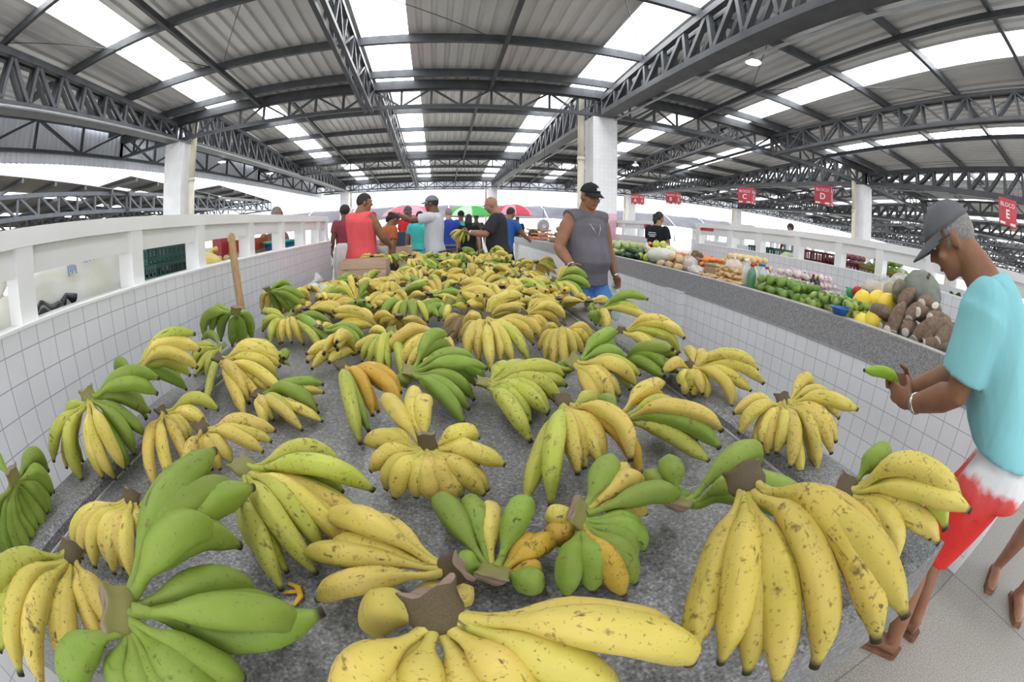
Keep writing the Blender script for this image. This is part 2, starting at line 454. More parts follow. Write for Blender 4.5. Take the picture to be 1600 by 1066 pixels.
def railing(name, x, y0, y1, ztop_wall, zrail, label, posts, side):
    """white painted rail: posts, a top rail and solid panels between them with an open gap below"""
    t = thing(name, label, 'railing')
    MB().box(x - .06, x + .06, y0, y1, zrail - .07, zrail).build('top_rail', M['paint'], t)
    for p in posts:
        MB().box(x - .055, x + .055, p - .05, p + .05, ztop_wall, zrail - .07).build('post', M['paint'], t)
    ps = [y0] + list(posts) + [y1]
    for a, b in zip(ps, ps[1:]):
        if b - a > .15: MB().box(x - .02, x + .02, a + .05, b - .05, zrail - .172, zrail - .07).build('panel', M['paint'], t)
    return t
# left: tiled half wall behind the bench with a white rail on it
WX = -1.53
MB().box(WX - .16, WX, -2.5, 6.05, 0, 1.092).build('wall_left', M['tile'], kind='structure')
MB().box(WX - .165, WX + .004, -2.5, 6.055, 1.092, 1.104).build('trim_3', M['paint'], kind='structure')
# ================================================================== PEOPLE
def cloth_mat(name, col, var=.12, rough=.85):
    c2 = tuple(max(0, c * (1 - var)) for c in col)
    m = mat(name, col, rough, spec=.2); t = NT(m); v = t.n('ShaderNodeTexCoord').outputs['Object']
    mp = t.n('ShaderNodeMapping'); mp.inputs['Scale'].default_value = (1, 1, .45); t.l(v, mp.inputs[0])
    f = t.noise(mp.outputs[0], 9, 3); w = t.noise(v, 300, 1)
    t.l(t.ramp(f, [(.35, c2), (.65, col)]), t.b.inputs['Base Color'])
    t.bump(t.math('ADD', t.math('MULTIPLY', f, 1.0), t.math('MULTIPLY', w, .03)), .55, .03); return m
def skin_mat(name, col):
    m = noisy(name, col, tuple(c * .82 for c in col), 14, .5, 3, spec=.35); return m
SK = {'dark': skin_mat('dark_skin', (.17, .075, .04)), 'brown': skin_mat('brown_skin', (.27, .125, .068)), 'tan': skin_mat('tan_skin', (.36, .18, .11)), 'light': skin_mat('light_skin', (.50, .28, .19))}
m_hair = noisy('black_hair', (.018, .015, .014), (.03, .026, .024), 120, .7, bump=.3)
m_hairg = noisy('grey_hair', (.26, .25, .235), (.16, .15, .145), 120, .7, bump=.3)
m_eye = mat('eye_white', (.7, .68, .64), .3); m_pup = mat('dark_iris', (.03, .02, .015), .2); m_lip = mat('lips', (.20, .07, .055), .5)
m_glass = mat('spectacle_frame', (.03, .03, .035), .3); m_metal = mat('silver_metal', (.6, .6, .6), .25, 1)
m_sole = noisy('brown_sandal', (.22, .11, .06), (.17, .08, .045), 20, .7)

def remesh(mb, voxel, name, material, smooth=3):
    me = mb.mesh(name + '_src'); o = bpy.data.objects.new(name + '_src', me); COL.objects.link(o)
    r = o.modifiers.new('r', 'REMESH'); r.mode = 'VOXEL'; r.voxel_size = voxel; r.use_smooth_shade = True
    if smooth:
        s = o.modifiers.new('s', 'SMOOTH'); s.factor = .5; s.iterations = smooth
    dg = bpy.context.evaluated_depsgraph_get(); out = bpy.data.meshes.new_from_object(o.evaluated_get(dg))
    bpy.data.objects.remove(o); bpy.data.meshes.remove(me)
    out.name = name; out.materials.clear(); out.materials.append(material); return out

def ik(s, h, l1, l2, hint):
    d = h - s; L = min(d.length, (l1 + l2) * .985); u = d.normalized(); h = s + u * L
    a = (l1 * l1 - l2 * l2 + L * L) / (2 * L); r = math.sqrt(max(0, l1 * l1 - a * a))
    p = Vector(hint) - u * Vector(hint).dot(u); p.normalize()
    return s + u * a + p * r, h

def add_hand(mb, wrist, d, palm, side, s=1.0, curl=.5, spread=.1, detail=True):
    """palm and five fingers; d = pointing direction, palm = direction the palm faces, side = +1 right / -1 left"""
    d = Vector(d).normalized(); palm = Vector(palm); palm = (palm - d * palm.dot(d)).normalized()
    lat = d.cross(palm) * side      # towards the thumb
    R = Matrix((lat, d, -palm)).transposed()
    c = wrist + d * .048 * s
    mb.ell(c, (.041 * s, .054 * s, .017 * s), 12, 8, R)
    mb.tube([wrist - d * .02 * s, wrist + d * .03 * s], [(.026 * s, .02 * s)] * 2, 10, up=palm)
    for k, (off, ln) in enumerate(((.029, .068), (.010, .078), (-.010, .073), (-.028, .057))):
        b = wrist + d * .092 * s + lat * off * s; ang = 0; p = b; pts = [b - d * .015 * s, b]; dd = (d + lat * off * 3 * spread).normalized()
        for seg, fr in enumerate((.45, .32, .23)):
            ang += curl * (.55, .95, .6)[seg] * (1 + .12 * (k - 1.5))
            v = dd * math.cos(ang) + palm * math.sin(ang); p = p + v * ln * fr * s; pts.append(p)
        mb.tube(pts, [.0098 * s, .0095 * s, .0088 * s, .008 * s, .006 * s], 8)
    b = wrist + d * .03 * s + lat * .03 * s; v1 = (d * .6 + lat * .7 + palm * .35 * (.4 + curl)).normalized(); v2 = (d * .85 + lat * .2 + palm * .5 * (.4 + curl)).normalized()
    mb.tube([b - v1 * .012 * s, b + v1 * .035 * s, b + v1 * .035 * s + v2 * .028 * s, b + v1 * .035 * s + v2 * .05 * s], [.0125 * s, .0115 * s, .0098 * s, .007 * s], 8)

def figure(label, pos, yaw=0, h=1.70, lean=0, head=(0, 0), arms=None, skin='brown', shirt=('tee', None), lower=('shorts', None), belly=0, hair=None, cap=None, vox=.013,
           feet=((-.09, .02), (.09, -.02)), sex='m', hands=None, name='person', glasses=False, neckf=0, look_face=True, group=None, legs=True, sleeve=.62, hem=-.13, shoulders=1.0, beard=None, hip_y=0, bulk=1.08, loose=0):
    """head = (yaw, pitch down) in degrees; arms = {side: (wrist target local, elbow hint)}; side -1 left, +1 right; local +y is forward"""
    s = h / 1.70; L = math.radians(lean)
    t = thing(name, label, 'person', (pos[0], pos[1], 0), yaw, group)
    V = Vector; D = V((0, math.sin(L), math.cos(L))); Fw = V((0, math.cos(L), -math.sin(L))); X = V((1, 0, 0))
    P = V((0, hip_y * s, .90 * s)); N = P + D * .545 * s
    cy, cp = math.radians(head[0]), math.radians(head[1])
    nv = (D + V((0, .35 + neckf, 0))).normalized()
    HR = Matrix.Rotation(cy, 3, 'Z') @ Matrix.Rotation(-cp, 3, 'X')
    Hc = N + nv * (.066 + .06 * neckf) * s + HR @ V((0, .02, .078)) * s
    body = MB(); fem = sex == 'f'
    tor = [(-.16, .15, .105, -.01), (-.08, .168, .118 + .018 * belly, -.012 + .018 * belly), (0, .165, .115 + .036 * belly, -.005 + .036 * belly), (.10, .148 + .02 * belly, .105 + .05 * belly, .012 + .055 * belly), (.2, .15 + .012 * belly, .108 + .035 * belly, .012 + .035 * belly),
           (.32, .165 * shoulders, .115, .01), (.42, .178 * shoulders, .105, 0), (.47, .165 * shoulders, .09, -.008), (.51, .12 * shoulders, .074, -.012), (.545, .075, .062, -.01), (.57, .055, .055, 0)]
    def ring(tt, w, d, y, grow=0, n=24):
        b = max(0, min(1, tt / .2)); Dd = (V((0, 0, 1)) * (1 - b) + D * b).normalized() if tt > 0 else V((0, 0, 1)); Ff = V((0, Dd.z, -Dd.y))
        w *= bulk if tt < .5 else 1; d *= bulk if tt < .5 else 1
        c = P + (D * tt if tt > 0 else V((0, 0, tt))) * s + Ff * y * s; Fw = Ff
        return [c + X * ((w + grow) * s * math.cos(2 * PI * k / n)) + Fw * ((d + grow) * s * math.sin(2 * PI * k / n)) for k in range(n)]
    body.loft([ring(*r) for r in tor])
    # neck and head
    body.tube([N - D * .06 * s, N + nv * .02 * s, N.lerp(Hc + HR @ V((0, -.02, -.03)) * s, .55), Hc + HR @ V((0, -.02, -.03)) * s], [.088 * s, .074 * s, .066 * s, .064 * s], 16)
    def HL(x, y, z): return Hc + HR @ (V((x, y, z)) * s)
    body.ell(Hc + HR @ V((0, -.008, .015)) * s, (.076 * s, .096 * s, .10 * s), 24, 16, HR)
    body.ell(HL(0, .028, -.045), (.058 * s, .066 * s, .075 * s), 20, 14, HR)
    body.ell(HL(0, .062, -.098), (.03 * s, .026 * s, .022 * s), 12, 8, HR)
    body.tube([HL(0, .083, .018), HL(0, .104, -.018), HL(0, .108, -.03)], [.009 * s, .013 * s, .016 * s], 10)
    body.ell(HL(.013, .096, -.033), (.009 * s, .011 * s, .008 * s), 8, 6, HR); body.ell(HL(-.013, .096, -.033), (.009 * s, .011 * s, .008 * s), 8, 6, HR)
    body.ell(HL(0, .083, .03), (.05 * s, .014 * s, .011 * s), 12, 8, HR)
    for sx in (-1, 1):
        body.ell(HL(sx * .079, -.008, -.012), (.011 * s, .02 * s, .033 * s), 12, 8, HR @ Matrix.Rotation(sx * .35, 3, 'Z'))
        body.ell(HL(sx * .042, .066, -.03), (.022 * s, .02 * s, .022 * s), 10, 8, HR)
    # arms
    sl = {}
    arms = dict(arms or {})
    for sd in (-1, 1):
        tgt, hint = arms.get(sd, ((sd * .27, .05, .80), (sd * .4, -.6, 0)))[:2]
        hd = arms.get(sd, (0, 0))[2:]
        S_ = N + X * (sd * .178 * shoulders * s) - D * .075 * s
        E, Wr = ik(S_, V(tgt) * s, .285 * s, .245 * s, hint)
        k = (.86 if fem else 1) * bulk
        body.ell(S_ - X * sd * .012 * s, (.055 * s * k, .06 * s * k, .058 * s * k), 14, 10)
        body.tube([S_ - X * sd * .03 * s, S_ + (E - S_) * .25, S_ + (E - S_) * .6, E, E + (Wr - E) * .3, E + (Wr - E) * .7, Wr], [q * s * k for q in (.06, .058, .05, .042, .045, .036, .028)], 14)
        fd = (Wr - E).normalized(); opt = hd[0] if hd else {}
        add_hand(body, Wr, opt.get('d', fd), opt.get('palm', V((-sd, .2, 0))), sd, s * (.93 if fem else 1), opt.get('curl', .45), opt.get('spread', .1))
        sl[sd] = (S_, E, Wr)
    # legs
    ank = []
    if legs:
        for sd, (fx, fy) in zip((-1, 1), feet):
            hp = P + X * (sd * .088 * s) - V((0, 0, .04 * s)); an = V((fx, fy, .075)) * s
            kn, an = ik(hp, an, .43 * s, .42 * s, (sd * .15, 1, 0))
            body.tube([hp + V((0, 0, .06 * s)), hp, hp + (kn - hp) * .5, kn, kn + (an - kn) * .3, kn + (an - kn) * .75, an], [q * s * bulk for q in (.085, .092, .073, .055, .057, .042, .036)], 14)
            yv = V((sd * .18, 1, 0)).normalized()
            body.tube([an - yv * .045 * s + V((0, 0, -.03 * s)), an + yv * .04 * s + V((0, 0, -.03 * s)), an + yv * .12 * s + V((0, 0, -.045 * s)), an + yv * .175 * s + V((0, 0, -.052 * s))], [(.036 * s, .036 * s), (.038 * s, .034 * s), (.045 * s, .022 * s), (.03 * s, .014 * s)], 12)
            ank.append((hp, kn, an, yv))
    link('body', remesh(body, vox, 'body', SK[skin]), t)
    # shirt
    kind, m_sh = shirt
    if m_sh:
        sh = MB(); g = .016 + loose
        rr = [(hem, .174 + .006 * belly, .128 + .028 * belly, .0 + .024 * belly)] + [r for r in tor if r[0] > hem + .04 and r[0] < .5]
        rr = [(a, b * (1.02 if a < .3 else 1), c, d) for a, b, c, d in rr]
        if kind == 'tank': rr = [r if r[0] < .35 else (r[0], r[1] * (1.0 if r[0] < .45 else 1.05), r[2] * 1.06, r[3]) for r in rr] + [(.508, .142, .084, -.012), (.535, .092, .072, -.012)]
        else: rr += [(.515, .1, .078, -.01), (.54, .072, .066, -.004)]
        sh.loft([ring(*r, g) for r in rr])
        if kind == 'tank': sh.tube([N - X * .185 * shoulders * s - D * .078 * s, N - X * .11 * s - D * .045 * s, N - D * .04 * s, N + X * .11 * s - D * .045 * s, N + X * .185 * shoulders * s - D * .078 * s], [(.076 * bulk * s, .079 * bulk * s), (.085 * bulk * s, .066 * s), (.085 * bulk * s, .05 * s), (.085 * bulk * s, .066 * s), (.076 * bulk * s, .079 * bulk * s)], 18, up=D)
        if kind != 'tank':
            for sd in (-1, 1):
                S_, E, Wr = sl[sd]
                e = S_ + (E - S_) * sleeve
                sh.tube([S_ - X * sd * .05 * s + D * .0 * s, S_ + (E - S_) * .12, e], [(.074 * bulk + loose * .5) * s, (.078 * bulk + loose) * s, (.073 * bulk + loose) * s], 18)
                sh.ell(S_, (.078 * s,) * 3, 14, 10)
                if kind == 'long': sh.tube([e, E, Wr - (Wr - E) * .05], [.065 * s, .058 * s, .042 * s], 14)
        link({'tank': 'tank_top', 'tee': 't_shirt', 'long': 'long_sleeve_top', 'dress': 'dress'}.get(kind, 'shirt'), remesh(sh, max(vox, .009), 'shirt', m_sh, 4), t)
    lk, m_lo = lower
    if m_lo and legs:
        lo = MB(); g = .012
        lo.loft([ring(.085, .152 + .012 * belly, .106 + .02 * belly, .006 + .02 * belly, .008), ring(.04, .160 + .004 * belly, .112 + .018 * belly, .0 + .018 * belly, .008), ring(-.03, .17, .122, -.008, g), ring(-.10, .172, .122, -.012, g), ring(-.155, .165, .115, -.01, g)])
        for hp, kn, an, yv in ank:
            if lk == 'shorts': lo.tube([hp + V((0, 0, .02 * s)), hp + (kn - hp) * .4, hp + (kn - hp) * .84], [.104 * s * bulk, .108 * s * bulk, .122 * s * bulk], 18)
            elif lk == 'skirt': lo.tube([hp, kn, kn + (an - kn) * .4], [.13 * s, .15 * s, .16 * s], 18)
            else: lo.tube([hp + V((0, 0, .02 * s)), hp + (kn - hp) * .5, kn, an + V((0, 0, .0))], [.104 * s, .088 * s, .074 * s, .058 * s], 18)
        link(lk, remesh(lo, max(vox, .009), lk, m_lo, 3), t)
    if legs:
        for (hp, kn, an, yv), sd in zip(ank, (-1, 1)):
            MB().loft([[an + yv * a * s + X * (b * w * s) + V((0, 0, z - an.z)) for a, w in ((-.075, .03), (-.06, .04), (.04, .045), (.13, .05), (.19, .03)) for b in (-1,)] + [an + yv * a * s + X * (w * s) + V((0, 0, z - an.z)) for a, w in ((.19, .03), (.13, .05), (.04, .045), (-.06, .04), (-.075, .03))] for z in (.0, .02)], True, False).build('sandal', m_sole, t)
    # face
    if look_face:
        for sx in (-1, 1):
            MB().ell(HL(sx * .032, .0795, .006), (.012 * s, .007 * s, .0065 * s), 10, 6, HR).build('eye', m_eye if vox < .01 else m_pup, t)
            if vox < .01: MB().ell(HL(sx * .032, .085, .0055), (.0055 * s, .003 * s, .0055 * s), 8, 6, HR).build('iris', m_pup, t)
            MB().tube([HL(sx * .014, .094, .027), HL(sx * .034, .092, .033), HL(sx * .052, .078, .028)], [.0035 * s, .0045 * s, .0025 * s], 6).build('eyebrow', m_hair if hair != 'grey' else m_hairg, t)
        MB().ell(HL(0, .088, -.066), (.025 * s, .01 * s, .008 * s), 12, 6, HR).build('mouth', m_lip, t)
    if beard:
        MB().ell(HL(0, .045, -.075), (.056 * s, .052 * s, .05 * s), 16, 10, HR, lambda v: V((v.x, v.y, v.z * (.6 if v.z > 0 else 1)))).build('beard', beard, t)
    if hair:
        mh = m_hairg if hair == 'grey' else m_hair
        q = MB()
        front = .05
        def wp(v):
            if v.y > front * s and v.z < .03 * s: return v * .8
            if v.z < -.045 * s and v.y > -.04 * s: return v * .82
            return v
        q.ell(Hc + HR @ V((0, -.012, .02)) * s, (.0825 * s, .102 * s, .106 * s), 24, 16, HR, wp)
        if hair == 'bun': q.ell(HL(0, -.12, .02), (.04 * s, .045 * s, .045 * s), 14, 10, HR); q.tube([HL(0, -.09, .0), HL(0, -.115, -.06), HL(0, -.10, -.13)], [.055 * s, .045 * s, .015 * s], 12)
        if hair == 'long': q.tube([HL(0, -.05, .03), HL(0, -.075, -.06), HL(0, -.085, -.2)], [(.085 * s, .06 * s), (.09 * s, .05 * s), (.08 * s, .03 * s)], 16)
        if hair == 'curly': q.ell(HL(0, -.02, .045), (.1 * s, .11 * s, .1 * s), 20, 14, HR)
        q.build('hair', mh, t)
    if cap:
        q = MB(); rings = []
        for i in range(9):
            a = i / 8 * PI / 2 * .98
            rings.append([HL(.085 * math.cos(a) * math.cos(2 * PI * k / 28), -.008 + .106 * math.cos(a) * math.sin(2 * PI * k / 28), .035 + .092 * math.sin(a)) for k in range(28)])
        q.loft(rings, True, True)
        q.ell(HL(0, -.008, .128), (.008 * s, .008 * s, .005 * s), 8, 6, HR)
        cp_ = q.build('cap', cap, t)
        b = MB(); up = []; dn = []
        n = 15
        for j, f in enumerate((0, .35, .7, 1)):
            rw = []
            for i in range(n):
                a = PI * (.12 + .76 * i / (n - 1)); x = .086 * math.cos(a); y = -.008 + .106 * math.sin(a)
                ext = f * .085 * math.sin(PI * (i / (n - 1))) ** .6
                rw.append((x * (1 - .05 * f), y + ext, .038 - .018 * f - .10 * (x * x) / .0074 * .12 * f - .25 * ext * .35))
            up.append(rw)
        vs = [HL(*p) for r in up for p in r] + [HL(p[0], p[1], p[2] - .005) for r in up for p in r]; m_ = 4 * n
        fs = [(j * n + i, j * n + i + 1, (j + 1) * n + i + 1, (j + 1) * n + i) for j in range(3) for i in range(n - 1)]
        fs += [tuple(m_ + q_ for q_ in f[::-1]) for f in fs[:]]
        fs += [(3 * n + i, 3 * n + i + 1, m_ + 3 * n + i + 1, m_ + 3 * n + i) for i in range(n - 1)]
        b.add(vs, fs, True).build('brim', cap, cp_)
    if glasses:
        q = MB()
        for sx in (-1, 1):
            pts = [HL(sx * .034 + .024 * math.cos(a), .098 - .1 * (abs(sx * .034 + .024 * math.cos(a)) ** 2) * 3, .004 + .018 * math.sin(a)) for a in [2 * PI * k / 20 for k in range(21)]]
            q.tube(pts, .0022 * s, 6, False)
            q.tube([HL(sx * .058, .088, .012), HL(sx * .078, .04, .012), HL(sx * .082, -.02, .008)], .0022 * s, 6)
        q.tube([HL(-.01, .1, .008), HL(0, .103, .011), HL(.01, .1, .008)], .0022 * s, 6)
        q.build('glasses', m_glass, t)
    return t, dict(P=P, N=N, D=D, Fw=Fw, Hc=Hc, HR=HR, HL=HL, arms=sl, s=s, ring=ring, tor=tor)

def bracelet(t, f, side, m, name='bracelet', r=.033, back=.01):
    S_, E, Wr = f['arms'][side]; d = (Wr - E).normalized(); c = Wr - d * back
    a = d.orthogonal().normalized(); b = d.cross(a); s = f['s']
    MB().tube([c + a * r * s * math.cos(q) + b * r * s * math.sin(q) for q in [2 * PI * k / 20 for k in range(21)]], [(.004, .009)] * 21, 8, False, up=d).build(name, m, t)
C_ = cloth_mat
# --- tie-dyed shorts: white above, red below, ragged dye line
m_td = mat('tie_dye_shorts', (.8, .8, .8), .85, spec=.2); t_ = NT(m_td); v_ = t_.n('ShaderNodeTexCoord').outputs['Object']
s_ = t_.n('ShaderNodeSeparateXYZ'); t_.l(v_, s_.inputs[0]); n_ = t_.noise(v_, 7, 4); n2_ = t_.noise(v_, 16, 3)
lv = t_.math('ADD', s_.outputs[2], t_.math('MULTIPLY', t_.math('SUBTRACT', n_, .5), .22))
cc = t_.ramp(lv, [(.66, (.62, .035, .03)), (.735, (.68, .10, .09)), (.765, (.76, .74, .76)), (.84, (.78, .77, .78)), (.875, (.30, .27, .29)), (.90, (.7, .69, .7))])
t_.l(cc, t_.b.inputs['Base Color']); t_.bump(n2_, .5, .02)

# 1. man in turquoise at the right
man, f = figure('stooping man in turquoise shirt and red-white shorts, holding a green banana', (1.50, .22), math.radians(12), 1.585, 29, (10, 38),
    {-1: ((-.06, .43, .915), (-.5, -.7, -.1), dict(palm=(1, .1, .1), curl=.9, d=(.25, 1, .1))), 1: ((.075, .48, .935), (.5, -.7, -.1), dict(palm=(-1, -.1, .2), curl=.9, d=(-.4, .9, .1)))},
    'brown', ('tee', C_('turquoise_jersey', (.24, .555, .59))), ('shorts', m_td), .25, 'grey', C_('grey_cap_cloth', (.13, .13, .14)), .0065, glasses=True, neckf=.6, hem=-.005, hip_y=-.03, shoulders=1.08, bulk=1.1, loose=.012, sleeve=.80)
bracelet(man, f, -1, m_metal, 'watch', .034, .02)
HANDP = (f['arms'][-1][2] + f['arms'][1][2]) / 2
# 2. man in grey tank top walking in the aisle
m_g = C_('grey_jersey', (.135, .125, .145))
gm, f2 = figure('man in grey tank top, black cap and blue shorts walking in the aisle', (1.235, 3.66), math.radians(200), 1.64, 2, (-6, 9),
    {1: ((.33, .25, .985), (.25, -1, 0), dict(palm=(-1, .3, 0), curl=.7)), -1: ((-.33, .10, .80), (-.5, -.8, 0), dict(palm=(1, .3, 0), curl=1.0))},
    'brown', ('tank', m_g), ('shorts', C_('blue_cotton', (.07, .20, .50))), 1.0, None, C_('black_cap_cloth', (.02, .02, .022)), .0085, feet=((-.09, .12), (.09, -.10)), glasses=True, shoulders=1.04, hem=-.11, bulk=1.16)
for sd in (-1, 1): bracelet(gm, f2, sd, m_metal, 'bracelet', .032, .0)
HL2 = f2['HL']
MB().tube([f2['N'] + Vector((x, y, z)) for x, y, z in ((-.085, .0, .01), (-.075, .085, -.05), (-.04, .145, -.15), (0, .165, -.22), (.04, .145, -.15), (.075, .085, -.05), (.085, .0, .01))], .003, 6).build('necklace', m_metal, gm)
MB().box(-.02, .02, -.004, .004, -.012, .012).build('cap_emblem', M['paint'], gm).matrix_local = Matrix.Translation(HL2(-.02, .098, .075)) @ (f2['HR'].to_4x4())
# 3. man in coral tank top
rm, f3 = figure('man in coral red tank top seen from behind next to wooden crate', (-1.02, 5.55), math.radians(-35), 1.70, 3, (-38, 8),
    {1: ((.20, .36, 1.02), (.6, -.7, -.2), dict(palm=(-1, .3, 0), curl=.8)), -1: ((-.16, .36, 1.0), (-.6, -.6, -.2), dict(palm=(1, .3, 0), curl=.8))},
    'brown', ('tank', C_('coral_jersey', (.78, .11, .12))), ('shorts', C_('dark_shorts', (.05, .06, .09))), .5, 'short', None, .0085, shoulders=1.06, bulk=1.2, hem=-.19)
MB().loft([[Vector((.02 + a * .10, .40 + b * .02, z)) for a, b in ((-1, -1), (1, -1), (1, 1), (-1, 1))] for z in (.86, .92, 1.0)], True, True).build('plastic_bag', mat('greenish_bag', (.45, .58, .54), .3), rm)
# 4. man in pale grey shirt pointing left
wm, f4 = figure('man in pale grey t-shirt and cap pointing with a stretched arm', (-.06, 6.55), math.radians(72), 1.70, 2, (0, 4),
    {-1: ((-.20, .52, 1.43), (-.3, -.1, -1), dict(palm=(0, 0, -1), curl=.35)), 1: ((.22, .16, .90), (.6, -.8, 0))},
    'dark', ('tee', C_('pale_grey_jersey', (.56, .58, .62))), ('pants', C_('jeans', (.06, .08, .14))), .2, 'short', C_('grey_cap', (.20, .21, .23)), .009, hem=-.2)
bracelet(wm, f4, -1, m_glass, 'watch', .032, .01)
# 5. bald man holding a bunch
bm, f5 = figure('bald man in charcoal t-shirt holding up a yellow-green banana bunch', (.86, 6.3), math.radians(80), 1.68, 6, (6, 26),
    {-1: ((-.16, .42, 1.16), (-.5, -.5, -.6), dict(palm=(.6, .2, .8), curl=.9)), 1: ((.12, .44, 1.14), (.5, -.5, -.6), dict(palm=(-.6, .2, .8), curl=.9))},
    'tan', ('tee', C_('charcoal_jersey', (.032, .034, .04))), ('pants', C_('dark_trousers', (.03, .03, .035))), .45, None, None, .009, sleeve=.85, hem=-.2, bulk=1.2)
bracelet(bm, f5, -1, m_metal, 'watch', .034, .01)
# 6. people farther back
figure('person in blue shirt and black trousers reaching over the carrot stall', (1.22, 8.4), math.radians(-50), 1.62, 14, (0, 15), {1: ((.24, .48, 1.02), (.5, -.3, -.5)), -1: ((-.2, .3, .9), (-.5, -.6, 0))},
       'brown', ('tee', C_('blue_jersey', (.03, .11, .34))), ('pants', C_('black_trousers', (.012, .012, .014))), .2, 'short', vox=.013)
figure('woman in orange top bending her head beside the coral tank top man', (-.84, 6.85), math.radians(-60), 1.50, 8, (0, 38), None, 'brown', ('tee', C_('orange_top', (.48, .13, .05))), ('skirt', C_('dark_skirt', (.05, .04, .04))), .1, 'bun', vox=.013, sex='f')
figure('man in red shirt and grey cap in front of the pink umbrella', (-.62, 9.1), math.radians(150), 1.66, 2, (10, 10), None, 'brown', ('tee', C_('red_jersey', (.62, .03, .035))), ('pants', C_('dark_jeans', (.05, .06, .1))), .2, None, C_('dark_grey_cap', (.10, .11, .11)), vox=.014)
figure('person in turquoise t-shirt seen from behind, next to the red shirt man', (-.42, 8.6), math.radians(-20), 1.54, 4, (0, 12), {1: ((.2, .3, .95), (.5, -.7, 0))}, 'brown', ('tee', C_('teal_jersey', (.06, .48, .44))), ('pants', C_('blue_jeans', (.08, .12, .22))), .2, 'short', vox=.014)
figure('grey-haired man in royal blue shirt with back turned', (.20, 9.6), math.radians(10), 1.62, 4, (0, 5), None, 'light', ('tee', C_('royal_blue_jersey', (.035, .075, .40))), ('pants', C_('khaki_trousers', (.28, .25, .2))), .3, 'grey', vox=.014)
figure('person in teal shirt and black cap next to the royal blue shirt', (.49, 10.3), math.radians(170), 1.58, 2, (15, 10), None, 'tan', ('tee', C_('sea_green_jersey', (.06, .50, .42))), ('pants', C_('navy_trousers', (.03, .04, .08))), .2, 'short', C_('black_cap2', (.02, .02, .02)), vox=.014)
figure('woman with long black hair and black top, back turned', (.58, 9.0), math.radians(-8), 1.47, 3, (0, 5), None, 'light', ('tee', C_('black_top', (.012, .012, .014))), ('pants', C_('black_leggings', (.015, .015, .018))), .1, 'long', vox=.014, sex='f')
figure('small far figure in olive shirt under the green umbrella', (1.10, 13.4), math.radians(170), 1.56, 0, (0, 5), None, 'brown', ('tee', C_('olive_jersey', (.10, .10, .07))), ('shorts', C_('olive_shorts', (.08, .08, .06))), .1, 'short', vox=.018)
figure('dark far figure standing by the pale far partition', (2.75, 15.6), math.radians(160), 1.54, 0, (0, 5), None, 'dark', ('tee', C_('dark_green_jersey', (.02, .03, .03))), ('pants', C_('dark_far_trousers', (.02, .02, .03))), .1, 'short', vox=.018)
figure('seller with dark bucket hat behind the coconut heap', (3.3, 10.9), math.radians(150), 1.58, 6, (20, 10), {1: ((.2, .42, 1.02), (.5, -.4, -.4))}, 'brown', ('tee', C_('white_vendor_shirt', (.6, .62, .66))), ('pants', C_('grey_trousers', (.15, .15, .16))), .3, 'curly', C_('dark_bucket_hat', (.02, .022, .03)), vox=.014)
wb, fb = figure('woman in black uniform t-shirt behind the vegetable counter', (3.58, 6.75), math.radians(-62), 1.60, 2, (-8, 6), {1: ((.26, .14, .86), (.5, -.8, 0)), -1: ((-.2, .26, .92), (-.5, -.7, 0))}, 'tan', ('tee', C_('black_uniform_jersey', (.016, .017, .02))), ('pants', C_('uniform_jeans', (.05, .06, .10))), .1, 'bun', vox=.011, sex='f')
q = MB()
for k, (w, z) in enumerate(((.075, 1.30), (.085, 1.265), (.06, 1.235))): q.box(-w, w, -.135, -.129, z * .94, z * .94 + .012)
q.build('back_print', M['paint'], wb)
MB().ell((.225, .0, 1.235 * .94), (.022, .03, .014), 10, 6).build('sleeve_patch', mat('green_patch', (.05, .30, .12), .6), wb)
figure('elderly man with glasses looking over the left railing', (-2.80, 7.1), math.radians(-70), 1.72, 0, (-10, 0), None, 'tan', ('tee', C_('beige_shirt', (.45, .40, .33))), ('pants', C_('beige_trousers', (.3, .27, .22))), .2, 'grey', None, vox=.013, glasses=True)
figure('person in brown top reaching to yellow fruit behind the left railing', (-2.66, 6.62), math.radians(-150), 1.56, 25, (0, 25), {1: ((.12, .45, .98), (.4, -.6, -.3)), -1: ((-.16, .40, .98), (-.4, -.6, -.3))}, 'tan', ('tee', C_('brown_top', (.22, .13, .08))), ('pants', C_('brown_trousers', (.1, .08, .06))), .1, 'short', vox=.014)
figure('person with green cap half hidden by the coral tank top man', (-1.74, 8.0), math.radians(30), 1.68, 0, (0, 0), None, 'dark', ('tee', C_('maroon_shirt', (.25, .05, .07))), ('pants', C_('far_jeans', (.06, .08, .14))), .1, 'curly', C_('green_cap_cloth', (.05, .12, .06)), vox=.016)
figure('dark-haired woman in white bending at the stall past the left wall end', (-2.02, 7.6), math.radians(60), 1.36, 20, (0, 30), None, 'brown', ('tee', C_('white_blouse', (.75, .73, .73))), ('skirt', C_('white_skirt', (.72, .70, .70))), .1, 'bun', vox=.016, sex='f')
figure('person behind the right railing of whom only dark hair shows', (9.1, 8.9), math.radians(120), 1.86, 0, (0, 0), None, 'brown', ('tee', C_('far_grey_shirt', (.2, .2, .22))), ('pants', C_('far_dark_trousers', (.05, .05, .06))), .1, 'curly', None, vox=.018)
# passer-by at the right edge: only lower legs, sandals and the hem of black shorts are in view
figure('bystander in black shorts and brown flip-flops, cut off at the right edge', (2.36, -.10), math.radians(115), 1.64, 0, (0, 0), None, 'tan', ('tee', C_('purple_shirt', (.10, .06, .14))), ('shorts', C_('black_shorts', (.012, .012, .013))), .2, 'short', None, vox=.009, feet=((-.10, .10), (.10, -.08)))
# left railing on the half wall
railing('railing', WX - .09, -2.5, 6.05, 1.104, 1.445, 'white slatted railing on top of the left tiled half wall', [-1.85, -1.1, -.4, .3, 1.02, 1.84, 2.56, 3.42, 4.2, 4.92, 5.6, 5.99], -1)
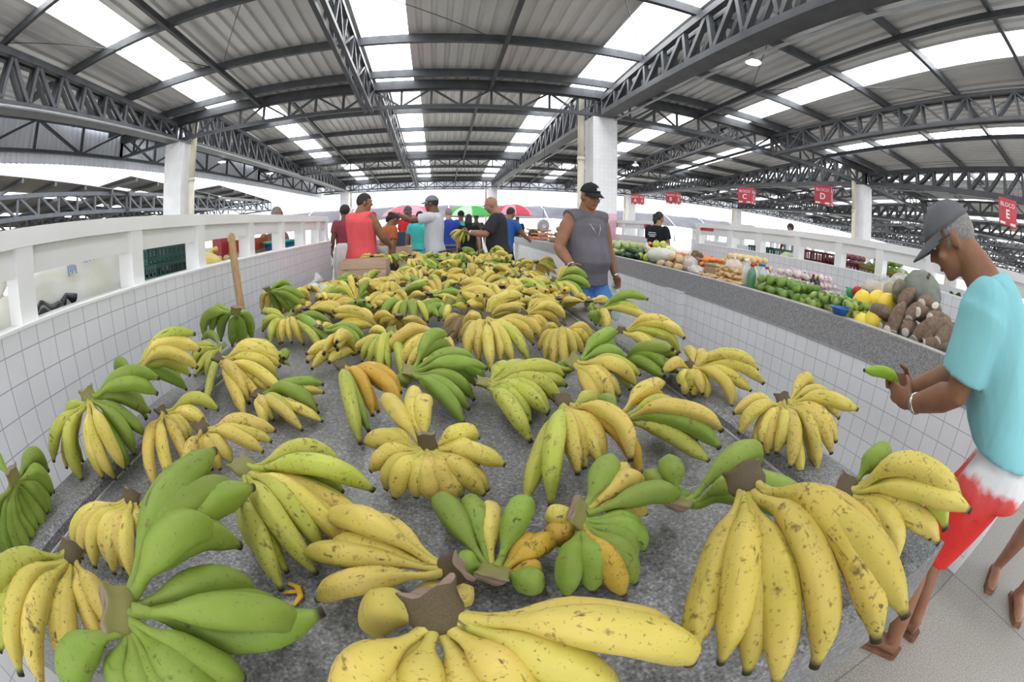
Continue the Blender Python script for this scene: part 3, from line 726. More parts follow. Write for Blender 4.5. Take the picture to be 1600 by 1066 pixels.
# right: tiled counter with granite rim and a railed half wall at its back
CXF, CZ = 2.15, .911
def counter(label, x0, x1, y0, y1, pil):
    t = thing('market_counter', label, 'counter', ((x0 + x1) / 2, (y0 + y1) / 2, 0)); o = Vector(t.location)
    def B(mb, n, m): mb.v = [tuple(Vector(p) - o) for p in mb.v]; return mb.build(n, m, t)
    B(MB().box(x0, x1, y0, y1, 0, .74), 'base', M['tile'])
    B(MB().box(x0 - .02, x0 + .03, y0 - .02, y1 + .02, .735, CZ - .006).box(x0 + .03, x1, y0 - .02, y0 + .03, .735, CZ - .006), 'granite_band', M['granite'])
    B(MB().box(x0 - .022, x0 + .05, y0 - .022, y1 + .022, CZ - .006, CZ).box(x0 + .05, x1, y0 - .022, y0 + .04, CZ - .006, CZ), 'rim', m_rim)
    B(MB().box(x0 + .03, x1, y0 + .03, y1, .74, .885), 'top', M['granite'])
    for p in pil: B(MB().box(x0 - .065, x0 + .01, p, p + .26, 0, .735), 'pilaster', M['tile'])
    return t
m_rim = noisy('worn_rim', (.44, .43, .39), (.36, .35, .32), 18, .5)
counter('tiled vegetable counter with a grey granite band along the right aisle', 2.15, 3.995, .245, 6.17, (3.42,))
counter('second tiled counter with coconuts and carrots farther down the right aisle', 2.15, 2.78, 7.55, 12.6, (12.2,))
for y0, y1, lab, posts in ((.245, 6.17, 'white slatted railing behind the vegetables on the right counter', [.5, 1.2, 1.86, 2.51, 3.11, 3.81, 4.56, 5.22, 6.11]), (7.55, 13.0, 'white slatted railing of the farther stall past the woman in black', [7.62, 8.4, 9.2, 10, 10.8, 11.6, 12.4, 12.94])):
    MB().box(4.0, 4.14, y0, y1, 0, 1.112).build('wall_right', M['tile'], kind='structure')
    MB().box(3.996, 4.145, y0 - .004, y1 + .004, 1.112, 1.124).build('trim_4', M['paint'], kind='structure')
    railing('railing', 4.07, y0, y1, 1.124, 1.452, lab, posts, 1)
counter('counter behind the left railing carrying crates and fruit', -2.75, -1.697, -2.5, 6.0, ())
counter('counter on the far side of the right railing with crates of vegetables', 4.18, 5.4, .3, 6.1, ())
counter('counter with pale partition in the far background behind the buyers', -1.9, .3, 11.6, 12.27, ())
MB().box(-1.9, .3, 12.3, 12.42, 0, 1.1).build('wall_back', M['paint'], kind='structure')
railing('railing', -.8, 10.0, 11.55, .0, 1.4, 'pale partition in the background between turquoise shirt and dark box', [10.05, 10.4, 10.8, 11.2, 11.5], 1)
# far stalls: more partitions, so the aisles end in white rails
for k, (x, y0, y1) in enumerate(((8.3, .3, 6.1), (8.3, 7.5, 13), (-6.2, 7, 13), (12.4, 7.5, 13))):
    MB().box(x, x + .14, y0, y1, 0, 1.11).build('wall_right' if x > 0 else 'wall_left', M['tile'], kind='structure')
    railing('railing', x + .07, y0, y1, 1.11, 1.45, ['white railing two stalls to the right, behind the red crates', 'white railing far right past the second counter', 'white railing far left beyond the beige counter', 'white railing farthest to the right of all'][k], [y0 + .06 + (y1 - y0 - .12) * i / 8 for i in range(9)], 1)

# hanging block signs: two printed red boards meeting at a corner
m_red = noisy('red_sign_board', (.50, .045, .065), (.56, .07, .09), 3, .5)
m_wht = mat('sign_white', (.82, .80, .80), .5)
def text_mesh(s, size, m, ext=.002, bold=False):
    cu = bpy.data.curves.new('txt', 'FONT'); cu.body = s; cu.size = size; cu.extrude = ext; cu.align_x = 'CENTER'; cu.align_y = 'CENTER'; cu.resolution_u = 3
    if bold: cu.offset = size * .02
    o = bpy.data.objects.new('txt', cu); COL.objects.link(o)
    me = bpy.data.meshes.new_from_object(o.evaluated_get(bpy.context.evaluated_depsgraph_get())); bpy.data.objects.remove(o); bpy.data.curves.remove(cu)
    me.materials.clear(); me.materials.append(m); return me
for let, (px_, py_), nb in (('A', (999, 312), 'the column'), ('B', (1056, 310), 'sign A'), ('C', (1174, 306), 'sign B'), ('D', (1298, 306), 'the cream drain pipe'), ('E', (1588, 336), 'the right edge')):
    c = onx(px_, py_, 12.3)
    t = thing('hanging_sign', 'red hanging sign with the words BLOCO %s, next to %s' % (let, nb), 'sign', c, 0)
    for k, ang in enumerate((math.radians(-58), math.radians(32))):
        R = Matrix.Rotation(ang, 4, 'Z'); w, h = .62, .66
        b = MB().box(0, w, -.012, .012, -h / 2, h / 2).build('board', m_red, t); b.matrix_local = R if k == 1 else R @ Matrix.Translation((-w, 0, 0))
        sub = [(text_mesh('BLOCO', .15, m_wht), 0, .17), (text_mesh(let, .30, m_wht, .002, True), 0, -.06)]
        for me, dx, dz in sub:
            x = w / 2
            o = link('lettering', me, b); o.matrix_local = Matrix.Translation((x, -.0145, dz)) @ Matrix.Rotation(PI / 2, 4, 'X')
        for dx in (.13, .49):
            MB().box(dx - .09, dx + .09, -.0145, -.0115, -.31, -.25).build('sticker', m_wht, b)
    for dx in (-.25, .25): MB().tube([(dx * .5, dx * .5, .33), (dx * .5, dx * .5, CAM_H + 2.66 - c.z)], .006, 5).build('hanger', M['steel'], t)
# small red name boards and a poster pinned to the railings
def pinned(name, label, cat, p, w, h, m, face, lines=()):
    t = thing(name, label, cat, p, 0)
    MB().box(-.004, .004, -w / 2, w / 2, -h / 2, h / 2).build('board', m, t)
    for tx, dz, sz, mm in lines:
        o = link('lettering', text_mesh(tx, sz, mm, .001), t); o.matrix_local = Matrix.Translation((face * .0055, 0, dz)) @ Matrix.Rotation(-PI / 2 if face < 0 else PI / 2, 4, 'Z') @ Matrix.Rotation(PI / 2, 4, 'X')
    return t
p = onx(1103, 356, 4.035); pinned('name_board', 'small red name board at the far end of right railing', 'sign', (4.045, p.y, p.z), .40, .10, m_red, -1, [('\u2022\u2022\u2022\u2022\u2022\u2022', -.01, .06, m_wht)][:0])
p = onx(1011, 352, 4.035); pinned('name_board', 'small red name board on the railing left of the woman in black', 'sign', (4.045, p.y, p.z), .30, .13, m_red, -1)
p = onx(499, 350, WX - .07); pinned('poster', 'faded pink poster at the far end of the left railing', 'poster', (WX - .064, p.y, p.z), .16, .14, noisy('faded_pink_paper', (.75, .45, .58), (.80, .70, .76), 9, .7), 1)
# lamps
m_lamp = mat('lamp_glow', (1, 1, 1), .5, emit=(1, .99, .96), es=14)
m_lampb = noisy('lamp_housing', (.25, .25, .26), (.3, .3, .31), 6, .4)
for (px_, py_), zz, lab in (((1177, 97), 4.05, 'lit round high-bay lamp under the roof right of the tiled column'), ((347, 253), 3.9, 'lit round lamp left, just right of the left column'), ((422, 271), 3.9, 'lit round lamp farther along the left girder'), ((993, 258), 3.9, 'lit round lamp just right of the tiled column')):
    c = onz(px_, py_, zz); t = thing('ceiling_lamp', lab, 'lamp', c)
    MB().lathe([(.03, .16), (.05, .14), (.06, .06), (.13, .02), (.135, 0), (.12, 0)], n=24).build('housing', m_lampb, t)
    MB().lathe([(.12, 0), (.118, -.012), (.07, -.022), (.005, -.024)], n=24).build('diffuser', m_lamp, t)
    MB().tube([(0, 0, .16), (0, 0, zroof(c.y) - .1 - zz)], .008, 6).build('rod', M['steel'], t)
# long wooden handle leaning in the gap behind the bench
a = onx(361, 364, -1.36); b = Vector((-1.235, 2.5, .60)); d = (b - a).normalized()
pts = [a + d * q for q in (0, .006, .02, .05, .4, .8, 1.2)]; b2 = a + d * ((a.z - .02) / -d.z)
t = thing('broom_handle', 'worn wooden pole leaning by the left tiled wall', 'pole', b2)
MB().tube([p - b2 for p in pts + [b2]], [.008, .016, .023, .0255, .0255, .0255, .0255, .0255], 14).build('handle', M['stick'], t)
# white cloth hanging at the end of the left wall, wooden crate in front of it
t = thing('cloth_sack', 'white cloth sack hanging at the end of the left tiled wall', 'sack', (-1.36, 6.02, .0))
q = MB(); n = 24
q.loft([[Vector((.13 * w * math.cos(2 * PI * k / n), .09 * w * math.sin(2 * PI * k / n) * (1 + .12 * math.sin(5 * 2 * PI * k / n)), z)) for k in range(n)] for z, w in ((0, .9), (.05, 1), (.3, 1), (.7, .95), (1.0, .85), (1.06, .5))]).build('body', cloth_mat('white_sack_cloth', (.72, .70, .70)), t)
t = thing('wooden_crate', 'open wooden crate standing at the far left end of the bench', 'crate', (-.80, 4.62, .717))
for zz in (.02, .125): 
    for yy_ in (-.15, .15): MB().box(-.25, .25, yy_ - .008, yy_ + .008, zz, zz + .085).build('slat', M['wood'], t)
    for xx_ in (-.25, .25): MB().box(xx_ - .008, xx_ + .008, -.142, .142, zz, zz + .085).build('slat', M['wood'], t)
for xx_ in (-.235, .235):
    for yy_ in (-.135, .135): MB().box(xx_ - .015, xx_ + .015, yy_ - .015, yy_ + .015, 0, .21).build('corner_post', M['wood'], t)
MB().box(-.25, .25, -.15, .15, 0, .015).build('bottom', M['wood'], t)
# ================================================================== BANANAS
# every bunch near the camera: label, crown, finger radius, finger tips (world x, y, z, ripeness)
BUNCHES = [
    ('large lime-green bunch with pale cut crown, one finger standing straight up, in the front', (-0.398, 0.233, 0.895), 0.0228, [
        (-0.389, 0.573, 0.933, 'g'), (-0.347, 0.445, 0.859, 'g'), (-0.324, 0.458, 0.837, 'g'), (-0.175, 0.361, 0.816, 'g', 'c'), (-0.303, 0.211, 0.773, 'g'), (-0.395, 0.173, 0.758, 'g'), (-0.508, 0.105, 0.773, 'g'), (-0.328, 0.567, 0.871, 'g'), (-0.369, 0.568, 0.835, 'g'), (-0.264, 0.42, 0.737, 'g')]),
    ('yellow bunch with greenish left fingers beside the lime-green bunch in the front corner', (-0.651, 0.329, 0.837), 0.0195, [
        (-0.7, 0.094, 0.869, 'm'), (-0.688, 0.08, 0.85, 'm'), (-0.674, 0.064, 0.834, 'm'), (-0.648, 0.064, 0.797, 'y'), (-0.626, 0.078, 0.766, 'y'), (-0.58, 0.132, 0.744, 'y'), (-0.539, 0.264, 0.758, 'y')]),
    ('green bunch cut off by the left edge of the picture against the tiles', (-0.97, 0.432, 0.873), 0.0195, [
        (-1.199, 0.455, 0.888, 'g'), (-1.033, 0.595, 0.809, 'g'), (-0.978, 0.551, 0.78, 'g'), (-0.965, 0.489, 0.758, 'g'), (-0.962, 0.435, 0.744, 'g'), (-0.947, 0.369, 0.737, 'g'), (-0.971, 0.313, 0.737, 'g'), (-0.959, 0.216, 0.76, 'g')]),
    ('small yellow bunch with brown crown lying behind the yellow corner bunch', (-0.662, 0.564, 0.801), 0.0177, [
        (-0.816, 0.441, 0.737, 'y'), (-0.773, 0.422, 0.733, 'y'), (-0.718, 0.412, 0.731, 'y'), (-0.655, 0.414, 0.731, 'y'), (-0.603, 0.416, 0.731, 'y'), (-0.598, 0.522, 0.737, 'y'), (-0.577, 0.658, 0.751, 'y')]),
    ('big yellow bunch with thick dark brown crown fanning toward the bench middle', (-0.394, 0.675, 0.837), 0.0195, [
        (-0.221, 0.786, 0.78, 'm'), (-0.142, 0.694, 0.789, 'm'), (-0.15, 0.644, 0.731, 'y'), (-0.183, 0.574, 0.731, 'y'), (-0.234, 0.515, 0.731, 'm'), (-0.288, 0.468, 0.731, 'm'), (-0.286, 0.51, 0.733, 'm'), (-0.353, 0.538, 0.744, 'm')]),
    ('yellow bunch with dark brown crown just above the upright green finger', (-0.626, 0.895, 0.809), 0.0177, [
        (-0.43, 0.947, 0.787, 'y'), (-0.44, 0.925, 0.765, 'y'), (-0.457, 0.897, 0.751, 'y'), (-0.597, 0.724, 0.737, 'd'), (-0.591, 0.785, 0.731, 'd'), (-0.565, 0.835, 0.731, 'y')]),
    ('spotted yellow bunch with triangular crown between the tiled wall and dark crown bunch', (-0.83, 0.985, 0.809), 0.0172, [
        (-0.673, 1.075, 0.787, 'm'), (-0.687, 1.013, 0.758, 'y'), (-0.734, 0.948, 0.744, 'y'), (-0.647, 0.721, 0.729, 'd'), (-0.696, 0.705, 0.729, 'd'), (-0.642, 0.805, 0.729, 'd')]),
    ('two-tone bunch, yellow fingers left and green fingers right, on the left curb', (-0.95, 0.782, 0.929), 0.0181, [
        (-1.052, 0.638, 0.808, 'm'), (-1.126, 0.814, 0.812, 'm'), (-1.045, 0.676, 0.769, 'd'), (-1.036, 0.742, 0.758, 'm'), (-0.897, 0.696, 0.751, 'y'), (-0.838, 0.743, 0.758, 'y'), (-0.846, 0.811, 0.765, 'g'), (-0.874, 0.94, 0.806, 'g'), (-0.777, 0.916, 0.896, 'g'), (-0.771, 0.932, 0.933, 'g')]),
    ('yellow-green bunch pointing up and right along the tiled wall behind the two-tone bunch', (-0.97, 1.048, 0.922), 0.0186, [
        (-0.783, 1.187, 0.988, 'm'), (-0.769, 1.182, 0.933, 'y'), (-0.916, 1.256, 0.873, 'm'), (-0.781, 1.163, 0.883, 'y'), (-0.942, 1.232, 0.805, 'g'), (-0.876, 1.202, 0.796, 'g'), (-1.152, 1.152, 0.857, 'g')]),
    ('greenish bunch with pale crown tucked left of the big spotted yellow bunch', (-0.952, 1.64, 0.823), 0.0167, [
        (-1.117, 1.749, 0.833, 'g'), (-1.11, 1.622, 0.787, 'm'), (-1.006, 1.462, 0.755, 'm'), (-0.809, 1.205, 0.728, 'm'), (-1.094, 1.582, 0.751, 'm')]),
    ('big brown-spotted yellow bunch heaped near the wooden stick', (-0.823, 1.407, 0.837), 0.02, [
        (-0.6, 1.478, 0.809, 'y'), (-0.597, 1.472, 0.825, 'y'), (-0.596, 1.467, 0.812, 'y'), (-0.599, 1.458, 0.786, 'y'), (-0.612, 1.444, 0.738, 'y'), (-0.525, 1.3, 0.731, 'y'), (-0.589, 1.317, 0.731, 'y'), (-0.626, 1.153, 0.731, 'd'), (-0.596, 1.251, 0.731, 'd')]),
    ('greenish yellow bunch squeezed under the big spotted yellow bunch', (-0.594, 1.224, 0.773), 0.0167, [
        (-0.384, 1.29, 0.78, 'g'), (-0.381, 1.179, 0.728, 'g'), (-0.434, 1.116, 0.737, 'm'), (-0.402, 1.07, 0.728, 'y'), (-0.353, 1.125, 0.728, 'y'), (-0.528, 1.096, 0.73, 'y'), (-0.383, 1.281, 0.756, 'y')]),
    ('green and yellow bunch with long green fingers right of the wooden stick', (-0.783, 2.125, 0.837), 0.0195, [
        (-0.56, 2.159, 0.787, 'g'), (-0.568, 2.15, 0.758, 'g'), (-0.434, 1.786, 0.731, 'g'), (-0.483, 1.733, 0.731, 'm'), (-0.662, 1.96, 0.731, 'y'), (-0.778, 1.968, 0.744, 'y'), (-0.83, 1.933, 0.751, 'm'), (-0.947, 2.115, 0.773, 'm'), (-0.99, 2.226, 0.844, 'm')]),
    ('dark green bunch at the tiled wall right behind the stick', (-0.98, 2.34, 0.954), 0.0186, [
        (-0.897, 2.531, 0.886, 'g'), (-0.771, 2.397, 0.887, 'g'), (-0.786, 2.383, 0.839, 'g'), (-0.886, 2.436, 0.781, 'g'), (-0.979, 2.452, 0.766, 'g'), (-1.093, 2.462, 0.811, 'y'), (-0.962, 2.536, 0.857, 'g')]),
    ('green lump of a bunch leaning on the wall left of the stick', (-0.93, 1.786, 0.941), 0.0223, [
        (-1.102, 1.908, 0.783, 'g'), (-0.982, 1.869, 0.765, 'g'), (-0.938, 1.953, 0.773, 'g'), (-1.141, 1.889, 0.822, 'g'), (-1.159, 1.835, 0.82, 'g')]),
    ('bunch with one bright green finger over orange-yellow ones on the left of bench middle', (-0.317, 1.308, 0.83), 0.0195, [
        (-0.127, 1.244, 0.765, 'o'), (-0.129, 1.163, 0.731, 'o'), (-0.204, 1.053, 0.731, 'g'), (-0.218, 0.981, 0.731, 'm'), (-0.205, 1.137, 0.737, 'o'), (-0.166, 1.241, 0.773, 'o')]),
    ('fan-shaped bunch with slim green necks and greenish yellow fingers', (-0.203, 1.755, 0.83), 0.0172, [
        (-0.37, 1.724, 0.751, 'd'), (-0.286, 1.615, 0.737, 'm'), (-0.227, 1.513, 0.729, 'm'), (-0.143, 1.465, 0.729, 'm'), (-0.085, 1.583, 0.729, 'm'), (-0.043, 1.677, 0.733, 'm'), (-0.003, 1.743, 0.785, 'm'), (-0.066, 1.891, 0.765, 'y'), (-0.324, 1.909, 0.787, 'y')]),
    ('brownish yellow claw-shaped bunch behind the green-necked fan', (-0.195, 2.011, 0.837), 0.0186, [
        (-0.338, 2.153, 0.751, 'd'), (-0.288, 2.136, 0.737, 'd'), (-0.232, 2.113, 0.737, 'd'), (-0.18, 2.106, 0.737, 'd'), (-0.117, 2.115, 0.737, 'd'), (-0.068, 2.096, 0.744, 'd')]),
    ('bright green bunch in the bench middle with one finger pointing up', (-0.095, 1.295, 0.816), 0.02, [
        (0.021, 1.49, 0.879, 'g'), (0.039, 1.489, 0.83, 'g'), (0.116, 1.4, 0.803, 'g'), (0.141, 1.308, 0.811, 'g'), (0.134, 1.315, 0.76, 'g'), (0.074, 1.173, 0.737, 'g'), (0.053, 1.09, 0.731, 'g'), (-0.126, 1.305, 0.765, 'g')]),
    ('curled yellow bunch with fingers standing up around a torn crown, centre of the bench', (-0.04, 0.811, 0.816), 0.0195, [
        (-0.149, 1.009, 0.852, 'y'), (-0.071, 1.016, 0.873, 'y'), (-0.035, 0.979, 0.845, 'y'), (0.073, 0.856, 0.809, 'y'), (0.117, 0.767, 0.787, 'y'), (-0.181, 0.86, 0.801, 'y'), (-0.164, 0.796, 0.765, 'y'), (-0.112, 0.736, 0.737, 'y'), (-0.031, 0.723, 0.737, 'y'), (0.011, 0.717, 0.737, 'y'), (0.07, 0.726, 0.744, 'y')]),
    ('loose green and yellow fan with tips pointing away, behind the front bunches', (0.059, 0.487, 0.765), 0.02, [
        (-0.017, 0.699, 0.751, 'g'), (0.035, 0.7, 0.758, 'g'), (0.075, 0.67, 0.758, 'y'), (0.138, 0.634, 0.78, 'g'), (0.169, 0.551, 0.751, 'o'), (0.13, 0.452, 0.744, 'g'), (0.001, 0.51, 0.765, 'g')]),
    ('yellow bunch reaching left from a dark crown in the front middle', (-0.012, 0.445, 0.809), 0.02, [
        (-0.247, 0.525, 0.768, 'y'), (-0.207, 0.602, 0.78, 'y'), (-0.14, 0.624, 0.744, 'y'), (-0.217, 0.444, 0.744, 'y'), (-0.032, 0.436, 0.758, 'y'), (-0.001, 0.438, 0.758, 'y')]),
    ('largest yellow bunch at the very front with half-moon crown', (-0.019, 0.28, 0.909), 0.0228, [
        (-0.135, 0.202, 0.83, 'y'), (-0.038, 0.197, 0.816, 'y'), (0.05, 0.188, 0.816, 'y'), (0.152, 0.2, 0.816, 'y'), (0.244, 0.215, 0.816, 'y'), (0.247, 0.274, 0.816, 'y'), (-0.105, 0.338, 0.801, 'y')]),
    ('mixed green and yellow bunch with pale torn crown right of the front middle', (0.206, 0.536, 0.816), 0.0191, [
        (0.305, 0.667, 0.83, 'g'), (0.343, 0.675, 0.801, 'y'), (0.363, 0.632, 0.78, 'y'), (0.421, 0.579, 0.773, 'g'), (0.318, 0.504, 0.744, 'g'), (0.279, 0.439, 0.732, 'g'), (0.251, 0.419, 0.732, 'o'), (0.161, 0.434, 0.737, 'g'), (0.172, 0.551, 0.751, 'o'), (0.169, 0.588, 0.773, 'y')]),
    ('yellow bunch with hooked dark stalk and green-tinged left fingers, right of centre', (0.299, 0.965, 0.83), 0.02, [
        (0.148, 0.704, 0.731, 'm'), (0.196, 0.682, 0.731, 'm'), (0.27, 0.751, 0.758, 'y'), (0.335, 0.792, 0.751, 'y'), (0.393, 0.757, 0.771, 'y'), (0.427, 0.762, 0.731, 'o'), (0.21, 0.769, 0.731, 'o'), (0.401, 1.021, 0.787, 'm')]),
    ('bunch of long yellow and green fingers pointing right along the right curb', (0.436, 0.929, 0.801), 0.0195, [
        (0.627, 1.055, 0.828, 'y'), (0.617, 1.022, 0.78, 'o'), (0.63, 0.942, 0.773, 'm'), (0.657, 0.867, 0.779, 'g'), (0.639, 0.764, 0.81, 'y'), (0.631, 0.748, 0.775, 'g'), (0.607, 0.75, 0.742, 'm'), (0.412, 1.033, 0.787, 'g')]),
    ('green bunch half hidden behind the big yellow bunch at front right', (0.404, 0.548, 0.801), 0.0195, [
        (0.384, 0.657, 0.787, 'g'), (0.414, 0.651, 0.823, 'g'), (0.63, 0.594, 0.809, 'g'), (0.627, 0.492, 0.819, 'g'), (0.562, 0.387, 0.869, 'g'), (0.559, 0.339, 0.839, 'g'), (0.437, 0.605, 0.751, 'g')]),
    ('big ripe yellow bunch with thick dark stalk at the front right corner', (0.399, 0.389, 0.938), 0.0219, [
        (0.245, 0.223, 0.816, 'd'), (0.29, 0.206, 0.801, 'd'), (0.33, 0.134, 0.811, 'd'), (0.369, 0.121, 0.835, 'y'), (0.415, 0.083, 0.887, 'd'), (0.441, 0.074, 0.924, 'd'), (0.462, 0.108, 0.934, 'd'), (0.313, 0.174, 0.801, 'd')]),
    ('bunch with a green finger on top hanging over the corner of the right curb', (0.721, 0.398, 0.837), 0.0214, [
        (0.86, 0.399, 0.888, 'g'), (0.831, 0.171, 0.831, 'm'), (0.819, 0.168, 0.805, 'y'), (0.795, 0.128, 0.907, 'y'), (0.8, 0.161, 0.91, 'y'), (0.687, 0.271, 0.773, 'd'), (0.749, 0.222, 0.765, 'y'), (0.876, 0.296, 0.859, 'y')]),
    ('yellow bunch with broad dark stalk on the right curb behind the corner bunch', (0.859, 0.776, 0.859), 0.0181, [
        (0.714, 0.823, 0.823, 'y'), (0.698, 0.768, 0.794, 'y'), (0.754, 0.729, 0.773, 'y'), (0.774, 0.685, 0.765, 'y'), (0.774, 0.623, 0.758, 'y'), (0.813, 0.607, 0.73, 'y'), (0.86, 0.598, 0.74, 'y'), (0.897, 0.59, 0.787, 'y'), (1.061, 0.848, 0.862, 'y'), (1.061, 0.753, 0.837, 'y'), (0.98, 0.598, 0.89, 'y')]),
    ('yellow bunch with grey crown on the right curb, fingers spread both ways', (0.819, 1.205, 0.823), 0.0181, [
        (0.703, 1.212, 0.809, 'y'), (0.748, 1.163, 0.773, 'y'), (0.778, 1.134, 0.765, 'y'), (0.797, 1.089, 0.765, 'y'), (0.864, 1.009, 0.747, 'y'), (0.97, 1.044, 0.779, 'y'), (1.001, 1.02, 0.81, 'y'), (0.99, 1.052, 0.843, 'y'), (1.033, 1.205, 0.817, 'y'), (1.003, 1.281, 0.809, 'y'), (0.948, 1.323, 0.823, 'y'), (0.869, 1.333, 0.837, 'y')]),
    ('pale yellow bunch lying along the right curb, fingers pointing right', (0.777, 1.717, 0.823), 0.0195, [
        (0.83, 1.431, 0.731, 'y'), (0.93, 1.569, 0.731, 'y'), (0.984, 1.564, 0.754, 'm'), (0.965, 1.586, 0.802, 'm'), (1.005, 1.568, 0.815, 'y'), (0.978, 1.598, 0.84, 'y'), (0.992, 1.78, 0.816, 'y')]),
    ('bunch with one large green finger raised over yellow ones beside the right curb', (0.433, 1.317, 0.816), 0.0209, [
        (0.633, 1.446, 0.882, 'g'), (0.638, 1.455, 0.818, 'g'), (0.616, 1.217, 0.765, 'y'), (0.51, 1.149, 0.751, 'y'), (0.435, 1.101, 0.737, 'd'), (0.204, 1.296, 0.751, 'm'), (0.23, 1.282, 0.737, 'm'), (0.652, 1.268, 0.78, 'm'), (0.4, 1.366, 0.773, 'g')]),
    ('green-topped bunch at the outer edge of the right curb', (0.809, 2.13, 0.837), 0.02, [
        (1.044, 2.02, 0.907, 'g'), (1.019, 2.228, 0.837, 'g'), (1.015, 2.015, 0.822, 'm'), (1.057, 1.99, 0.802, 'y'), (0.754, 2.079, 0.787, 'g'), (0.779, 1.908, 0.763, 'y'), (0.769, 2.156, 0.823, 'g'), (0.803, 2.076, 0.773, 'g')]),
    ('greenish yellow bunch with fat lower finger in the middle right of bench', (0.134, 1.224, 0.794), 0.0219, [
        (0.217, 1.337, 0.787, 'm'), (0.303, 1.393, 0.773, 'm'), (0.386, 1.278, 0.789, 'm'), (0.387, 1.259, 0.76, 'm'), (0.282, 1.064, 0.758, 'm'), (0.213, 0.959, 0.732, 'm'), (0.347, 1.15, 0.751, 'm')]),
    ('arched yellow bunch standing on its tips in the middle of bench', (0.197, 1.826, 0.859), 0.0205, [
        (0.416, 1.88, 0.772, 'y'), (0.325, 1.685, 0.751, 'y'), (0.404, 1.836, 0.737, 'y'), (0.267, 1.713, 0.758, 'y'), (0.102, 1.976, 0.78, 'y'), (0.088, 1.859, 0.751, 'd'), (0.271, 1.594, 0.731, 'y'), (0.341, 1.616, 0.731, 'm'), (0.096, 1.605, 0.731, 'y'), (0.178, 1.52, 0.731, 'y')]),
    ('brown-striped ripe bunch with tight fingers near the right curb', (0.515, 1.751, 0.837), 0.0186, [
        (0.409, 1.747, 0.737, 'd'), (0.397, 1.596, 0.736, 'd'), (0.415, 1.512, 0.73, 'd'), (0.45, 1.462, 0.73, 'd'), (0.522, 1.597, 0.737, 'd'), (0.621, 1.72, 0.744, 'd'), (0.656, 1.781, 0.758, 'd'), (0.452, 1.875, 0.765, 'd')]),
    ('dark-streaked ripe bunch behind the brown-striped one by the right curb', (0.399, 2.03, 0.837), 0.0195, [
        (0.417, 1.993, 0.744, 'd'), (0.45, 1.927, 0.737, 'd'), (0.517, 2.014, 0.744, 'd'), (0.583, 2.082, 0.758, 'd'), (0.617, 2.089, 0.789, 'y'), (0.603, 2.138, 0.845, 'd'), (0.551, 2.203, 0.85, 'd')]),
    ('blackened overripe bunch between the arched bunch and the claw-shaped one', (0.119, 2.204, 0.801), 0.0186, [
        (0.002, 2.05, 0.737, 'k'), (0.036, 1.943, 0.73, 'k'), (0.075, 1.972, 0.73, 'k'), (0.019, 2.143, 0.758, 'd'), (0.145, 2.12, 0.744, 'd'), (0.19, 2.271, 0.758, 'd')]),
    ('green and yellow bunch stacked crosswise behind the blackened bunch', (0.049, 2.425, 0.823), 0.0205, [
        (-0.11, 2.373, 0.801, 'g'), (-0.087, 2.388, 0.758, 'g'), (0.018, 2.326, 0.744, 'y'), (-0.1, 2.326, 0.737, 'g'), (0.18, 2.446, 0.801, 'g'), (0.148, 2.41, 0.765, 'y'), (0.007, 2.432, 0.837, 'y')]),
    ('yellow bunch with dark crown lying left of the crosswise stacked bunch', (-0.346, 2.855, 0.809), 0.0195, [
        (-0.464, 2.667, 0.78, 'y'), (-0.438, 2.652, 0.75, 'y'), (-0.379, 2.563, 0.731, 'y'), (-0.213, 2.717, 0.794, 'd'), (-0.193, 2.693, 0.75, 'd'), (-0.218, 2.593, 0.731, 'd')]),
    ('bunch with two yellow fingers pointing up beside the end of tiled wall', (-0.525, 2.657, 0.816), 0.02, [
        (-0.666, 2.822, 0.911, 'y'), (-0.593, 2.856, 0.924, 'y'), (-0.474, 2.872, 0.9, 'g'), (-0.754, 2.596, 0.848, 'y'), (-0.713, 2.799, 0.832, 'm'), (-0.645, 2.763, 0.744, 'y'), (-0.49, 2.855, 0.78, 'g'), (-0.495, 2.554, 0.737, 'd'), (-0.442, 2.65, 0.758, 'g')]),
    ('large split bunch with green and yellow fingers overhanging the right curb', (0.8, 2.975, 0.875), 0.0214, [
        (1.017, 3.084, 0.943, 'd'), (1.05, 3.011, 0.881, 'g'), (1.028, 3.042, 0.816, 'y'), (1.035, 2.893, 0.833, 'g'), (0.926, 2.795, 0.751, 'y'), (0.642, 2.998, 0.773, 'm'), (0.738, 2.831, 0.773, 'g'), (0.944, 3.171, 0.943, 'y'), (0.835, 2.89, 0.78, 'y')]),
    ('yellow bunch lying on the right curb next to the split green and yellow bunch', (0.8, 3.609, 0.945), 0.0195, [
        (0.694, 3.8, 0.871, 'y'), (0.785, 3.79, 0.804, 'y'), (0.902, 3.742, 0.787, 'y'), (1.003, 3.698, 0.883, 'm'), (0.99, 3.686, 0.839, 'y'), (0.989, 3.738, 0.924, 'y')]),
]
m_ban = mat('banana_peel', (.7, .5, .05), .5, spec=.3); t = NT(m_ban)
oi = t.n('ShaderNodeObjectInfo'); at = t.n('ShaderNodeAttribute', attribute_name='along')
tc = t.n('ShaderNodeTexCoord'); mp = t.n('ShaderNodeMapping'); mp.inputs['Scale'].default_value = (.22, .02, .02)
t.l(tc.outputs['Object'], mp.inputs[0])
cv = t.n('ShaderNodeCombineXYZ')
for k, s in ((0, 7.1), (1, 13.7), (2, 29.3)): t.l(t.math('MULTIPLY', oi.outputs['Random'], s), cv.inputs[k])
ad = t.n('ShaderNodeVectorMath', operation='ADD'); t.l(mp.outputs[0], ad.inputs[0]); t.l(cv.outputs[0], ad.inputs[1])
vec = ad.outputs[0]
al = at.outputs['Fac']
big = t.noise(vec, 14, 3); fine = t.noise(vec, 190, 2); blot = t.noise(vec, 46, 4, .6)
